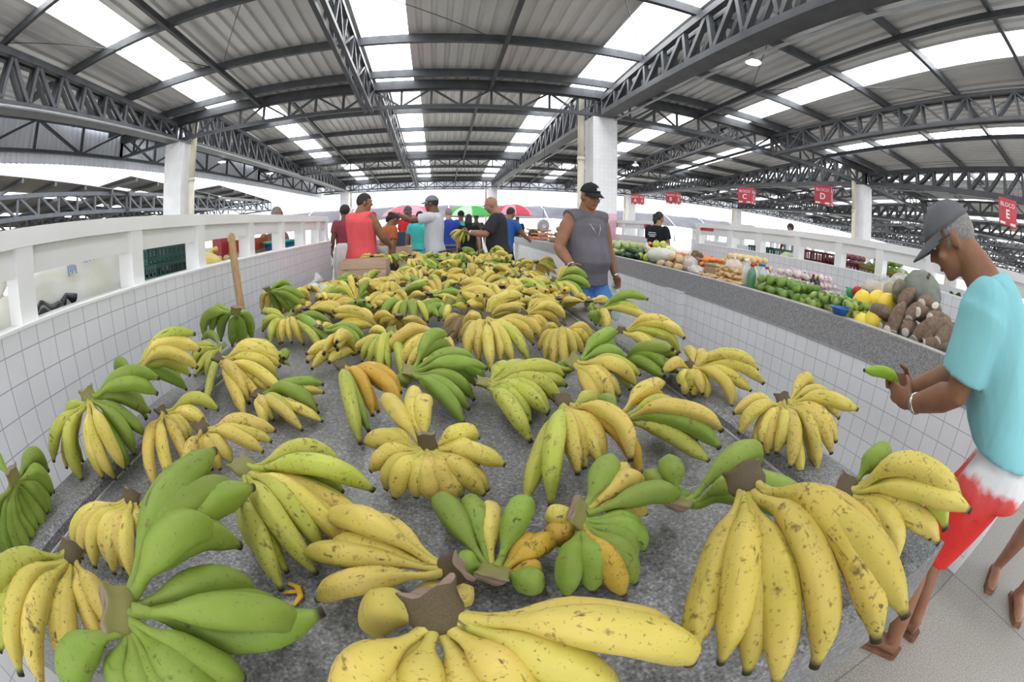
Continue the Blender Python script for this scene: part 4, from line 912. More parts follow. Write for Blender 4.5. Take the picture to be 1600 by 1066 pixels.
st = t.n('ShaderNodeMapping'); st.inputs['Scale'].default_value = (.16, 1, 1); t.l(vec, st.inputs[0])
streak = t.noise(st.outputs[0], 120, 3, .6)
col = t.mix(t.ramp(big, [(.35, (0, 0, 0)), (.7, (1, 1, 1))]), oi.outputs['Color'], t.mix(1, oi.outputs['Color'], (.80, .86, .62), 'MULTIPLY'))
# greener neck and tip
neck = t.ramp(al, [(.04, (1, 1, 1)), (.26, (0, 0, 0)), (.84, (0, 0, 0)), (.97, (.75, .75, .75))])
col = t.mix(t.math('MULTIPLY', neck, .75), col, t.mix(.5, oi.outputs['Color'], (.20, .24, .035)))
amt = oi.outputs['Alpha']
def over(mask_src, lo, hi, colr, k, col):
    """dark marks: the threshold falls as the fruit's spottiness rises"""
    th = t.math('SUBTRACT', mask_src, t.math('MULTIPLY', amt, .085))
    mk = t.math('SUBTRACT', 1, t.ramp(t.math('ADD', th, 0), [(lo, (0, 0, 0)), (hi, (1, 1, 1))]))
    return t.mix(t.math('MULTIPLY', mk, k), col, colr)
col = over(fine, .22, .33, (.16, .10, .03), .75, col)
col = over(blot, .22, .33, (.11, .065, .028), .85, col)
col = over(streak, .24, .31, (.08, .05, .022), .85, col)
tip = t.ramp(al, [(.955, (0, 0, 0)), (.985, (1, 1, 1))])
col = t.mix(tip, col, (.035, .027, .018))
t.l(col, t.b.inputs['Base Color']); t.bump(blot, .06, .004)
m_cut = noisy('cut_crown_face', (.48, .36, .28), (.22, .14, .10), 70, .85, bump=.5)
m_crown = noisy('brown_crown', (.13, .095, .045), (.06, .042, .022), 30, .7, bump=.2)
m_crown_g = noisy('green_crown', (.22, .25, .06), (.20, .15, .06), 40, .6, bump=.2)

def finger_mesh(bow, seed, skew=.0):
    """one banana along +x (0..1), bulging to +z by bow radii; five soft ridges, thin neck, dark nib"""
    r = random.Random(seed); N, K = 17, 20; rings = []; al = []
    ts = [0, .05, .11, .165, .22, .275, .34, .41, .49, .57, .65, .735, .81, .87, .925, .965, 1.0]
    rad = [.36, .29, .26, .28, .40, .62, .83, .95, 1.0, 1.0, .99, .95, .86, .70, .47, .29, .25]
    ph = r.random() * 6.28; tw = (r.random() - .5) * .8
    for i, tt in enumerate(ts):
        u = max(0, (tt - .08) / .92)
        z = bow * (4 * u * (1 - u)) * (1 + skew * (u - .5)) + .10 * math.sin(9 * tt + seed)
        R_ = rad[i] * (1 + (r.random() - .5) * .04)
        ring = []
        for k in range(K):
            a = 2 * PI * k / K
            rr_ = R_ * (1 + .055 * (1 - 2 * abs(math.sin(2.5 * a + ph + tw * tt)) ** .8)) if .15 < tt < .95 else R_
            # keep the ring square to the bent axis: tilt by the slope (x is in lengths, z in radii: ratio about 10)
            sl = bow * 4 * (1 - 2 * u) / 10.5
            ca = rr_ * math.cos(a)
            ring.append((tt - sl * ca / 10.5 * .9, rr_ * math.sin(a), z + ca))
        rings.append(ring); al += [tt] * K
    mb = MB().loft(rings, True, True); me = mb.mesh('banana', m_ban)
    a = me.attributes.new('along', 'FLOAT', 'POINT'); a.data.foreach_set('value', al)
    return me
FING = {b_: [finger_mesh(b_, 10 * i + s, .3 * (s - 1)) for s in range(3)] for i, b_ in enumerate((.5, 1.1, 1.8, 2.6))}
def crown_mesh(m_side, seed):
    """fleshy half-moon stub: narrow where the necks join, flaring to a rough cut face"""
    rings = []; n = 26; r = random.Random(seed); ph = [r.random() * 6.28 for _ in range(4)]
    for i, (z, w, h) in enumerate(((-.45, .62, .55), (-.15, .86, .84), (.12, .96, .9), (.38, .90, .74), (.62, .88, .64), (.82, .96, .66), (.95, 1.0, .66), (1.0, .96, .60))):
        rg = []
        for k in range(n):
            a = 2 * PI * k / n; x = w * math.cos(a); nz = .05 * math.sin(3 * a + ph[0] + z * 2) + .035 * math.sin(7 * a + ph[1] - 3 * z)
            rg.append((x * (1 + nz), (h * math.sin(a)) * (1 + nz) + .55 * x * x - .1, z + (.10 * math.sin(4 * a + ph[2]) + .14 * x * x if z > .6 else 0)))
        rings.append(rg)
    zt = sum(p[2] for p in rings[-1]) / n
    rings.append([(p[0] * .5, p[1] * .5, p[2] * .5 + zt * .5 - .10 + .05 * r.random()) for p in rings[-1]])
    mb = MB().loft(rings, True, True); me = mb.mesh('crown', [m_side, m_cut])
    for p in me.polygons:
        if min(p.vertices) >= n * (len(rings) - 2): p.material_index = 1
    return me
CROWN = [[crown_mesh(m_crown, 3 + i) for i in range(3)], [crown_mesh(m_crown_g, 9 + i) for i in range(3)]]
BCOL = {'y': ((.64, .50, .125), .62), 'd': ((.57, .42, .095), .8), 'g': ((.22, .305, .05), .45), 'm': ((.45, .455, .085), .62), 'o': ((.56, .335, .05), .7), 'k': ((.20, .12, .035), 1.5)}
WORD = {'y': 'yellow', 'd': 'brown-spotted yellow', 'g': 'green', 'm': 'greenish yellow', 'o': 'orange-yellow', 'k': 'blackened'}
brnd = random.Random(11)
def make_bunch(label, crown, R, tips, group=None, lab_parts=True, crown_kind=None, fat=1.0, under=False, floor_z=0):
    crown = Vector(crown)
    n_main = min(9, len(tips))
    if under:       # the second row of the hand, half hidden beneath the first
        main = sum(((Vector(p[:3]) - crown).normalized() for p in tips), Vector())
        order = sorted(tips, key=lambda p: math.atan2(p[1] - crown.y, p[0] - crown.x)); extra = []
        for a, b_ in zip(order, order[1:]):
            va, vb = Vector(a[:3]) - crown, Vector(b_[:3]) - crown
            if va.angle(vb) > 1.0 or va.angle(vb) < .26: continue
            v = (va.normalized() + vb.normalized()).normalized() * min(va.length, vb.length) * .9
            q_ = crown + v; q_.z -= R * 1.9
            q_.z = max(q_.z, floor_z + R * 1.1)
            if va.z > -.01 and vb.z > -.01: continue
            extra.append((q_.x, q_.y, q_.z, brnd.choice((a[3], b_[3]))))
        tips = list(tips) + extra
    low = min(p[2] for p in tips) - R
    t = thing('banana_bunch', label, 'bananas', (crown.x, crown.y, max(low, .0)), 0, group)
    org = Vector(t.location)
    pts = [Vector(p[:3]) for p in tips]
    mean = sum(((p - crown).normalized() for p in pts), Vector()); mean = mean.normalized() if mean.length > .2 else Vector((0, 0, -1))
    # widest spread of the fan
    best = max(((a - b_) for a in pts for b_ in pts), key=lambda v: (v - mean * v.dot(mean)).length)
    fan = best - mean * best.dot(mean)
    fan = fan.normalized() if fan.length > .02 else mean.orthogonal().normalized()
    nrm = mean.cross(fan)
    cols = [p[3] for p in tips]; major = max(set(cols), key=cols.count)
    cw = R * (1.0 + .05 * n_main); ct = R * .66; ch = R * 1.45; R = R * fat
    m4 = Matrix((fan * cw, nrm * ct, -mean * ch)).transposed().to_4x4(); m4.translation = crown - org
    k = crown_kind if crown_kind is not None else (1 if major in 'gm' else 0)
    co = link('crown', brnd.choice(CROWN[k]), t); co.matrix_local = m4
    for p, tip in zip(pts, tips):
        d = p - crown; f = d.dot(fan) / max(d.length, .01)
        base = crown + fan * (cw * .62 * max(-1, min(1, f * 1.15))) + nrm * (ct * .5 * max(-1, min(1, d.normalized().dot(nrm) * 2))) + mean * (ch * .1)
        v = p - base; L = v.length; x = v.normalized()
        up = Vector((0, 0, 1)) * .8 + nrm * (.25 if nrm.z > 0 else -.25) - mean * .35
        conc = 'c' in tip[4:]
        if x.z > .45: up = up * .2 + Vector((crown.x, crown.y, 0)).normalized() * .7 + fan * f * .4
        z = up - x * up.dot(x)
        if z.length < .15: z = x.orthogonal()
        z.normalize(); z = -z if conc else z
        z = (z + x.cross(z) * (brnd.random() - .5) * .6).normalized()
        y = z.cross(x)
        ra = L / R
        key = 1.1 if ra < 7 else brnd.choice((1.1, 1.8, 1.8)) if ra < 10 else brnd.choice((1.1, 1.8, 2.6))
        if d.length < .1: key = .5
        me = brnd.choice(FING[key])
        rr_ = R * (.95 + .12 * brnd.random()) * (1 if tip[3] != 'g' else 1.06)
        m4 = Matrix((x * L, y * rr_, z * rr_)).transposed().to_4x4(); m4.translation = base - org
        o = link('banana', me, t); o.matrix_local = m4
        c, a = BCOL[tip[3]]; s = .9 + .2 * brnd.random(); gsh = .94 + .12 * brnd.random()
        o.color = (min(1, c[0] * s), min(1, c[1] * s * gsh), c[2] * s, a * (.6 + .8 * brnd.random()))
        if lab_parts and tip[3] != major: o['label'] = WORD[tip[3]] + ' banana'
    return t
for lab, crown, R, tips in BUNCHES: make_bunch(lab, crown, R, tips, fat=1.12, under=True, floor_z=BZ)

# ---- the dense heap farther along the bench: the same bunches, strewn in one or two layers
def heap_bunch(x, y, z, az, style, pal, r, group):
    n = r.randint(6, 9); R = .0185 + .003 * r.random(); L = .205 + .04 * r.random(); tips = []
    if style == 0:      # claw: crown up, fingers fanned out and down
        crown = (x, y, z + .10 + .03 * r.random())
        for i in range(n):
            a = az + (i - (n - 1) / 2) * (2.5 / n); q = L * (.8 + .25 * r.random())
            tips.append((x + math.cos(a) * q, y + math.sin(a) * q, z + R + .03 * r.random(), r.choice(pal)))
    elif style == 1:    # lying on its side, fingers stacked and nearly parallel
        crown = (x - math.cos(az) * .1, y - math.sin(az) * .1, z + .05)
        for i in range(n):
            a = az + (r.random() - .5) * .9; e = .02 + .13 * (i / n)
            tips.append((crown[0] + math.cos(a) * L, crown[1] + math.sin(a) * L, z + R + e, r.choice(pal)))
    else:               # crown low, fingers curling upward
        crown = (x, y, z + .05)
        for i in range(n):
            a = az + (i - (n - 1) / 2) * (2.6 / n); q = L * (.45 + .3 * r.random())
            tips.append((x + math.cos(a) * q, y + math.sin(a) * q, z + .08 + .09 * r.random(), r.choice(pal)))
    return crown, R, tips
hr = random.Random(21)
HEAP = {'yellow': ('yyyyyd', 'yellow banana bunch in the dense heap on the far half of bench'),
        'spotted': ('dddyd', 'brown-spotted banana bunch in the dense heap on the far half of bench'),
        'green': ('gggm', 'green banana bunch in the dense heap on the far half of bench'),
        'mixed': ('ymgym', 'half-green banana bunch in the dense heap on the far half of bench')}
crowns = [(b_[1][0], b_[1][1]) for b_ in BUNCHES] + [(sum(t_[0] for t_ in b_[3]) / len(b_[3]), sum(t_[1] for t_ in b_[3]) / len(b_[3])) for b_ in BUNCHES]
def put_heap(x, y, z, kinds):
    k = hr.choices(list(HEAP), kinds)[0]; pal, lab = HEAP[k]
    c, R, tips = heap_bunch(x, y, z, hr.random() * 6.28, hr.choices((0, 1, 2), (5, 4, 1.5))[0], pal, hr, None)
    make_bunch(lab, c, R, tips, group=k + ' bunches in the far heap', lab_parts=False, fat=1.1)
yy = 1.42; row = 0
while yy < 5.2:
    n = 9 if yy < 3 else 8
    for i in range(n):
        x = -.92 + 1.76 * (i + .5 * (row % 2)) / (n - .5) + (hr.random() - .5) * .08; y = yy + (hr.random() - .5) * .12
        if yy < 3.3 and min(math.hypot(x - a, y - b_) for a, b_ in crowns) < (.17 if yy > 2.2 else .185): continue
        if x < -.36 and y > 3.85 and y < 5.0: continue
        lift = max(0, (y - 3.6)) * .06
        x = min(x, .70) if y > 3.2 else x
        put_heap(x, y, .722 + lift * hr.uniform(.7, 1.1), (6, 3, 1.6, 2.2) if y < 4.7 else (4, 3, 4, 3))
    yy += .205 if yy < 3.4 else .235; row += 1
# ================================================================== GOODS
gr = random.Random(5)
G = {}
def gm_(n, c1, c2, sc=20, ro=.45, **k): return noisy(n, c1, c2, sc, ro, **k)
def blob(r, warp=None, n=16, m=10): return MB().ell((0, 0, 0), r, n, m, None, warp)
def proto(name, label, cat, parts, group=None):
    """thing built at the origin: parts = [(part name, MB, material)]; a single part becomes the thing itself"""
    if len(parts) == 1: return parts[0][1].build(name, parts[0][2], None, label=label, cat=cat, group=group)
    t = thing(name, label, cat, (0, 0, 0), 0, group)
    for pn, mb, m in parts: mb.build(pn, m, t)
    return t
def place(o, loc, rot=(0, 0, 0), sc=1, first=set(), label=None, group=None):
    if o.name not in first: first.add(o.name); c = o
    else: c = copy_tree(o)
    c.location = loc; c.rotation_euler = rot; c.scale = (sc,) * 3 if not hasattr(sc, '__len__') else sc
    if label: c['label'] = label
    if group: c['group'] = group
    return c
def heap(o, x0, x1, y0, y1, r, layers, z0=.887, jit=.07, tilt=.5, flat=1.0, skip=.06, maxn=300):
    """things piled in hexagonal layers that shrink upward"""
    n = 0
    for k in range(layers):
        a, b, c, d = x0 + k * r, x1 - k * r, y0 + k * r * 1.2, y1 - k * r * 1.2
        row = 0; y = c
        while y <= d + 1e-6:
            x = a + (row % 2) * r
            while x <= b + 1e-6:
                if gr.random() > skip and n < maxn:
                    place(o, (x + gr.uniform(-jit, jit) * r, y + gr.uniform(-jit, jit) * r, z0 + r * flat + k * r * 1.78 * flat), (gr.uniform(-tilt, tilt), gr.uniform(-tilt, tilt), gr.random() * 6.28), gr.uniform(.88, 1.0)); n += 1
                x += 2.05 * r
            y += 1.8 * r; row += 1
# ---- right counter, near to far
m_cas = gm_('cassava_bark', (.145, .095, .065), (.22, .155, .11), 30, .85, bump=.4); m_casi = gm_('cassava_flesh', (.62, .54, .45), (.72, .66, .58), 40, .8)
def root_mesh(seed):
    r = random.Random(seed); K = 14; rings = []; L = .26
    for i, (t_, q) in enumerate(((0, .62), (.03, .66), (.12, .85), (.3, 1), (.5, 1.02), (.68, .9), (.82, .66), (.93, .38), (.98, .2), (1, .12))):
        bx = .02 * math.sin(3 * t_ + seed); rings.append([(L * (t_ - .5), bx + .045 * q * (1 + r.uniform(-.05, .05)) * math.cos(2 * PI * k / K), .045 * q * (1 + r.uniform(-.05, .05)) * math.sin(2 * PI * k / K)) for k in range(K)])
    t = thing('cassava_root', 'brown cassava root', 'vegetable')
    MB().loft(rings).build('root', m_cas, t)
    MB().loft([[(-L / 2 - d, y * s, z * s) for x, y, z in rings[0]] for d, s in ((-.002, .93), (.006, .9), (.008, .4))]).build('cut_end', m_casi, t)
    return t
roots = [root_mesh(k) for k in range(3)]
S5 = lambda x, y: (1340 + x * .1314, 420 + y * .1314)
RT = [((510, 465), (690, 235), 2.47, .10, 'brown cassava root slanting on top of the pile below the grey pumpkin'), ((455, 760), (500, 520), 2.33, .06, 'reddish cassava root with white cut end pointing down beside the yellow melons'),
      ((640, 610), (700, 400), 2.40, .12, 'bent cassava root with round white cut end in the middle of pile'), ((715, 515), (850, 575), 2.42, .12, 'short cassava root with pale end in the upper middle of pile'),
      ((885, 595), (985, 610), 2.42, .12, 'cassava root with chipped white end at the upper right of pile'), ((790, 425), (830, 400), 2.52, .14, 'small cassava root end-on at the top of pile'),
      ((165, 470), (440, 570), 2.33, .03, 'pointed grey-brown cassava root lying across the yellow melons'), ((595, 765), (660, 650), 2.33, .14, 'cassava root seen end-on in the bottom row'),
      ((705, 845), (850, 680), 2.32, .07, 'cassava root with white end near the granite rim, bottom row'), ((795, 860), (980, 690), 2.34, .06, 'smooth cassava root leaning left in the bottom row'),
      ((975, 870), (1090, 770), 2.34, .08, 'cassava root at the right end of bottom row'), ((290, 690), (400, 660), 2.34, .1, 'dark cassava root under the pointed one'),
      ((925, 440), (960, 560), 2.5, .06, 'stubby yam-like root at the right top of pile'), ((800, 900), (930, 910), 2.30, .05, 'cassava root half hidden at the granite rim'), ((380, 740), (420, 720), 2.3, .1, 'small cassava root wedged at the rim beside the melons'), ((1040, 640), (1075, 660), 2.46, .1, 'mottled root next to the turquoise sleeve')]
for i, (a, b, X, dx, lab) in enumerate(RT):
    pa, pb = onx(*S5(*a), X), onx(*S5(*b), X + dx)
    d = (pb - pa); L = max(.16, min(.30, d.length if d.length > .13 else .2)); x = d.normalized()
    z = Vector((0, 0, 1)) - x * x.z; z.normalize(); y = z.cross(x)
    o = place(roots[i % 3], (0, 0, 0), label=lab, group='cassava roots on the right counter')
    s = L / .26; wd = gr.uniform(.92, 1.15)
    o.matrix_world = Matrix.LocRotScale(pa + x * L / 2, Matrix((x, y, z)).transposed().to_quaternion(), (s, wd, wd))
m_pump = gm_('grey_green_pumpkin', (.20, .21, .175), (.13, .145, .12), 10, .55); m_pump2 = gm_('dark_striped_squash', (.10, .085, .06), (.22, .19, .13), 14, .6)
def ribbed(nr, amt):
    def w(v): a = math.atan2(v.y, v.x); q = 1 + amt * math.cos(nr * a); return Vector((v.x * q, v.y * q, v.z))
    return w
def pumpkin(label, loc, r, m, rot=(0, 0, 0)):
    t = thing('pumpkin', label, 'vegetable', loc); t.rotation_euler = rot
    blob((r, r, r * .78), ribbed(10, .035), 40, 16).build('body', m, t)
    MB().tube([(0, 0, r * .7), (.004, 0, r * .86), (.012, 0, r * .98)], [.014, .01, .012], 8).build('stalk', m_cas, t); return t
pumpkin('large grey-green pumpkin behind the cassava pile', onx(*S5(770, 270), 2.72), .15, m_pump, (.5, -.5, 0))
pumpkin('dark striped squash left of the grey-green pumpkin', onx(*S5(520, 290), 2.60), .085, m_pump2, (1.2, .2, 0))
pumpkin('pale squash behind the yellow melons', onx(*S5(390, 270), 2.75), .075, gm_('pale_squash', (.48, .45, .36), (.40, .37, .28), 8, .5), (1.3, .3, .4))
m_mel = gm_('yellow_melon_rind', (.83, .60, .045), (.86, .66, .08), 12, .4, bump=.02)
for (x, y, X, rot, lab) in ((1346, 472, 2.50, .2, 'yellow melon at the left of upper row, next to the green fruit'), (1369, 470, 2.62, .9, 'yellow melon in the middle of the upper row'), (1386, 474, 2.58, 1.4, 'yellow melon at the right of upper row beside the cassava'),
                            (1329, 499, 2.36, .3, 'yellow melon in the lower row by the blue bowl'), (1345, 507, 2.32, 1.1, 'yellow melon at the granite rim in the lower row'), (1366, 500, 2.36, .7, 'yellow melon beneath the pointed cassava root')):
    t = thing('yellow_melon', lab, 'fruit', onx(x, y, X), 0, 'yellow melons on the right counter'); t.rotation_euler = (rot, .3, rot)
    blob((.066, .066, .083)).build('rind', m_mel, t); MB().tube([(0, 0, .081), (0, 0, .092)], [.006, .004], 6).build('stem_scar', m_cas, t)
p = onx(1312, 491, 2.19)
t = thing('plastic_bowl', 'small blue plastic bowl on the granite rim beside the melons', 'bowl', (p.x, p.y, .913))
MB().lathe([(.035, 0), (.045, .004), (.062, .035), (.072, .042), (.068, .044), (.058, .034), (.042, .008), (.001, .006)], n=24).build('bowl', mat('blue_plastic', (.02, .13, .42), .35), t)
jm = gm_('light_green_scarlet_eggplant', (.22, .33, .06), (.36, .44, .13), 30, .4); stem = gm_('green_calyx', (.10, .20, .03), (.16, .26, .06), 30, .6)
ji = proto('green_eggplant', 'small light-green eggplant in the heap between limes and melons', 'vegetable', [('fruit', blob((.026, .026, .034)), jm), ('calyx', MB().lathe([(.004, .05), (.005, .036), (.018, .031), (.014, .027)], n=8), stem)], 'light-green eggplants on the right counter')
heap(ji, 2.235, 2.60, 1.58, 2.02, .030, 2, tilt=1.2)
lm = gm_('lime_rind', (.10, .20, .03), (.20, .31, .05), 16, .4)
li = proto('green_lime', 'bright green lime in the heap beside the bottles', 'fruit', [('rind', blob((.034, .034, .039), lambda v: Vector((v.x, v.y, v.z * (1 + .12 * (abs(v.z) / .039) ** 4)))), lm), ('stem_scar', MB().lathe([(.005, .036), (.004, .044), (.001, .044)], n=8), stem)], 'green limes on the right counter')
heap(li, 2.24, 2.55, 2.08, 2.56, .036, 2, tilt=1.2)
# garlic: pinkish heap and a wicker basket
gl = gm_('garlic_skin', (.74, .64, .62), (.62, .46, .48), 60, .7)
ga = proto('garlic_bulb', 'pinkish white garlic bulb in the heap by the wall', 'vegetable', [('bulb', blob((.028, .028, .024), ribbed(8, .07), 24, 10), gl), ('neck', MB().tube([(0, 0, .018), (.002, 0, .035), (.004, 0, .05)], [.009, .005, .003], 6), gl)], 'garlic on the right counter')
heap(ga, 2.74, 3.2, 2.42, 3.0, .031, 3, tilt=1.0)
t = thing('wicker_basket', 'small wicker basket of garlic beside the limes', 'basket', onx(1246, 446, 2.78)); t.location.z = .887
q = MB()
for k in range(8): q.tube([(( .082 + .002 * k) * math.cos(a), (.082 + .002 * k) * math.sin(a), .006 + .0105 * k) for a in [2 * PI * i / 24 for i in range(25)]], .0055, 6, False)
q.build('wall', gm_('wicker', (.42, .27, .14), (.30, .18, .09), 60, .7), t); MB().lathe([(.001, .003), (.082, .003), (.08, .0)], n=20).build('bottom', m_cas, t)
for k in range(10):
    a = k * 2.4; q_ = .055 * math.sqrt(k / 10); place(ga, (t.location.x + q_ * math.cos(a), t.location.y + q_ * math.sin(a), .887 + .075 + .01 * (k < 4)), (gr.random(), gr.random(), a), .9, label='pinkish garlic bulb in the small wicker basket', group='garlic in the wicker basket')
def bottle(label, loc, mb_, mc, h=.2, r=.032, group=None):
    t = thing('bottle', label, 'bottle', loc, 0, group)
    MB().lathe([(.001, 0), (r * .9, 0), (r, .01), (r, h * .6), (r * .9, h * .7), (r * .42, h * .86), (r * .42, h * .95), (.001, h * .95)], n=20).build('body', mb_, t)
    MB().lathe([(.001, h * .93), (r * .5, h * .93), (r * .5, h * 1.04), (.001, h * 1.04)], n=16).build('cap', mc, t)
    MB().lathe([(r * 1.01, h * .2), (r * 1.015, h * .21), (r * 1.015, h * .5), (r * 1.01, h * .51)], n=20, cap=False).build('label_band', M['paint'], t) if group is None else None
    return t
mcap = {k: mat(k + '_cap', c, .4) for k, c in (('green', (.02, .30, .10)), ('red', (.55, .03, .03)), ('yellow', (.65, .45, .08)), ('blue', (.05, .10, .55)), ('white', (.75, .75, .74)), ('purple', (.25, .05, .32)))}
m_dk = mat('dark_sauce', (.02, .014, .012), .15, spec=.6); m_clr = mat('clear_plastic', (.72, .74, .72), .15, spec=.6, alpha=.55); m_grb = mat('green_bottle', (.10, .30, .16), .15, spec=.6, alpha=.8)
for x, y, c, lab in ((1256, 449, 'green', 'dark sauce bottle with green cap beside the wicker basket'), (1262, 452, 'green', 'second dark sauce bottle with green cap, right of the first'), (1269, 452, 'red', 'dark sauce bottle with red cap'), (1276, 453, 'yellow', 'dark sauce bottle with yellow cap, last of the row')):
    p = onx(x, y, 2.85); bottle(lab, (2.85, p.y, .887), m_dk, mcap[c], .17, .026, 'dark sauce bottles')
for x, X, c, m, h, lab in ((1164, 2.30, 'white', m_clr, .22, 'clear plastic bottle with white cap at the granite rim'), (1174, 2.30, 'red', m_grb, .19, 'green bottle with red cap left of the limes'), (1178, 2.42, 'red', m_clr, .19, 'clear bottle with red cap behind the green bottle'), (1186, 2.5, 'green', m_clr, .19, 'clear bottle with green cap behind the limes'), (1191, 2.5, 'blue', m_clr, .19, 'clear bottle with blue cap behind the limes'), (1197, 2.55, 'purple', m_clr, .17, 'clear bottle with purple cap behind the limes')):
    p = onx(x, 440, X); bottle(lab, (X, p.y, .887), m, mcap[c], h, .036, 'bottles left of the limes')
# ginger at the rim, bags of dried goods, carton and onions behind
gg = gm_('ginger_skin', (.55, .35, .17), (.66, .46, .25), 40, .8, bump=.2)
gi = proto('ginger_root', 'tan ginger root at the granite rim left of the bottles', 'vegetable', [('rhizome', MB().tube([(-.06, 0, 0), (-.03, .008, .004), (0, 0, 0), (.03, -.01, .004), (.06, .004, 0)], [.008, .017, .02, .017, .007], 10), gg), ('knob', MB().tube([(0, 0, 0), (.012, .03, .008), (.012, .05, .012)], [.014, .013, .006], 8).tube([(-.03, 0, 0), (-.04, -.03, .008)], [.012, .006], 8), gg)], 'ginger on the right counter')
heap(gi, 2.23, 2.48, 2.75, 3.25, .034, 3, tilt=.6, flat=.7)
m_bag = mat('clear_bag', (.82, .80, .78), .2, spec=.6, alpha=.38); m_tan = gm_('tan_dried_goods', (.60, .40, .22), (.76, .60, .40), 45, .8)
def bagged(label, loc, r, m_in, k=9, tie=True):
    t = thing('produce_bag', label, 'bag', loc)
    q = MB(); rs = [(r[0] * .5 * gr.uniform(-1, 1), r[1] * .5 * gr.uniform(-1, 1), r[2] * (.25 + .9 * gr.random())) for _ in range(k)]
    for c in rs: q.ell(c, (r[0] * .42, r[1] * .42, r[2] * .42), 10, 7)
    q.build('contents', m_in, t)
    def wp(v): a = math.atan2(v.y, v.x); return v * (1 + .07 * math.sin(7 * a + 4 * v.z / r[2]) + .05 * math.sin(11 * a))
    q = MB().ell((0, 0, r[2] * .85), (r[0], r[1], r[2] * .95), 28, 16, None, wp)
    if tie: q.tube([(0, 0, r[2] * 1.7), (.004, 0, r[2] * 1.95), (.0, .004, r[2] * 2.3)], [r[0] * .25, r[0] * .1, r[0] * .38], 12)
    q.build('film', m_bag, t); return t
for i, (x, X, lab) in enumerate(((1143, 2.62, 'clear bag of tan dried goods behind the ginger, next to the carton'), (1152, 2.75, 'clear bag of tan dried goods second from the carton'), (1160, 2.62, 'clear bag of tan dried goods behind the clear bottle'), (1170, 2.8, 'clear bag of tan dried goods at the wall'), (1180, 2.72, 'clear bag of tan dried goods behind the bottle caps'), (1190, 2.85, 'clear bag of tan dried goods near the yellow potatoes'), (1150, 3.1, 'clear bag of tan dried goods leaning on the tiled wall'), (1146, 2.40, 'small clear bag on top of the ginger'))):
    p = onx(x, 425, X); bagged(lab, (X, p.y, .889 if i < 7 else .95), (.085, .085, .075), m_tan)
t = thing('cardboard_box', 'brown cardboard box with green rim behind the ginger', 'box', (2.62, 3.35, .887), .1)
MB().box(-.13, .13, -.25, .25, 0, .085).build('carton', gm_('cardboard', (.40, .25, .15), (.46, .30, .19), 8, .85), t)
MB().box(-.135, .135, -.255, .255, .085, .10).build('green_rim', mat('green_cardboard', (.10, .26, .10), .7), t)
po = gm_('yellow_potato_skin', (.74, .56, .27), (.66, .47, .20), 24, .6)
on = proto('yellow_potato', 'smooth yellow potato in the pile behind the cardboard box', 'vegetable', [('tuber', blob((.042, .036, .034)), po)], 'yellow potatoes behind the cardboard box')
heap(on, 2.82, 3.25, 3.35, 3.95, .040, 3, tilt=1)
bp = gm_('beige_potato_skin', (.58, .43, .24), (.50, .35, .18), 24, .7)
pt = proto('potato', 'beige potato at the granite rim left of the carrots', 'vegetable', [('tuber', blob((.056, .043, .038), lambda v: Vector((v.x, v.y + .1 * v.x, v.z))), bp)], 'beige potatoes on the right counter')
heap(pt, 2.24, 2.5, 3.72, 4.15, .05, 2, tilt=.6, flat=.8)
cm = gm_('carrot_skin', (.68, .21, .07), (.74, .29, .12), 30, .6)
ct = proto('carrot', 'orange carrot in the heap behind the potatoes', 'vegetable', [('root', MB().tube([(-.09, 0, 0), (-.085, 0, 0), (-.04, 0, 0), (.03, .003, 0), (.08, 0, 0), (.1, .002, 0)], [.008, .02, .021, .017, .009, .003], 12), cm), ('leaf_stub', MB().tube([(-.088, 0, 0), (-.105, 0, .003)], [.008, .005], 8), stem)], 'carrots on the right counter')
heap(ct, 2.5, 3.1, 3.75, 4.55, .05, 3, tilt=.25, flat=.55)
dk = gm_('dark_yam_skin', (.10, .065, .045), (.17, .115, .08), 30, .9, bump=.3)
ya = proto('dark_yam', 'dark brown yam left of the cardboard box', 'vegetable', [('tuber', blob((.055, .05, .06), lambda v: v * (1 + .08 * math.sin(40 * v.x + 50 * v.y))), dk), ('sprout', MB().tube([(0, 0, .05), (.01, 0, .075)], [.008, .004], 6), gm_('yellow_sprout', (.5, .40, .08), (.45, .35, .06), 20))], 'dark yams left of the box')
for x, y, X in ((1081, 404, 2.52), (1086, 411, 2.46), (1092, 403, 2.60), (1078, 412, 2.42), (1088, 399, 2.75)): place(ya, onx(x, y, X), (gr.random(), gr.random(), gr.random() * 6))
bagged('pinkish plastic bag of roots slumped between carrots and yams', (2.36, 3.72, .889), (.07, .12, .085), gm_('pink_roots', (.60, .36, .33), (.7, .5, .46), 30), 10)
bagged('clear plastic bag of white goods at the granite rim below the yams', (2.27, 3.45, .889), (.06, .11, .05), gm_('white_chips', (.66, .62, .52), (.74, .72, .64), 40), 10, False)
cb = gm_('pale_cabbage', (.60, .64, .38), (.70, .72, .50), 9, .6)
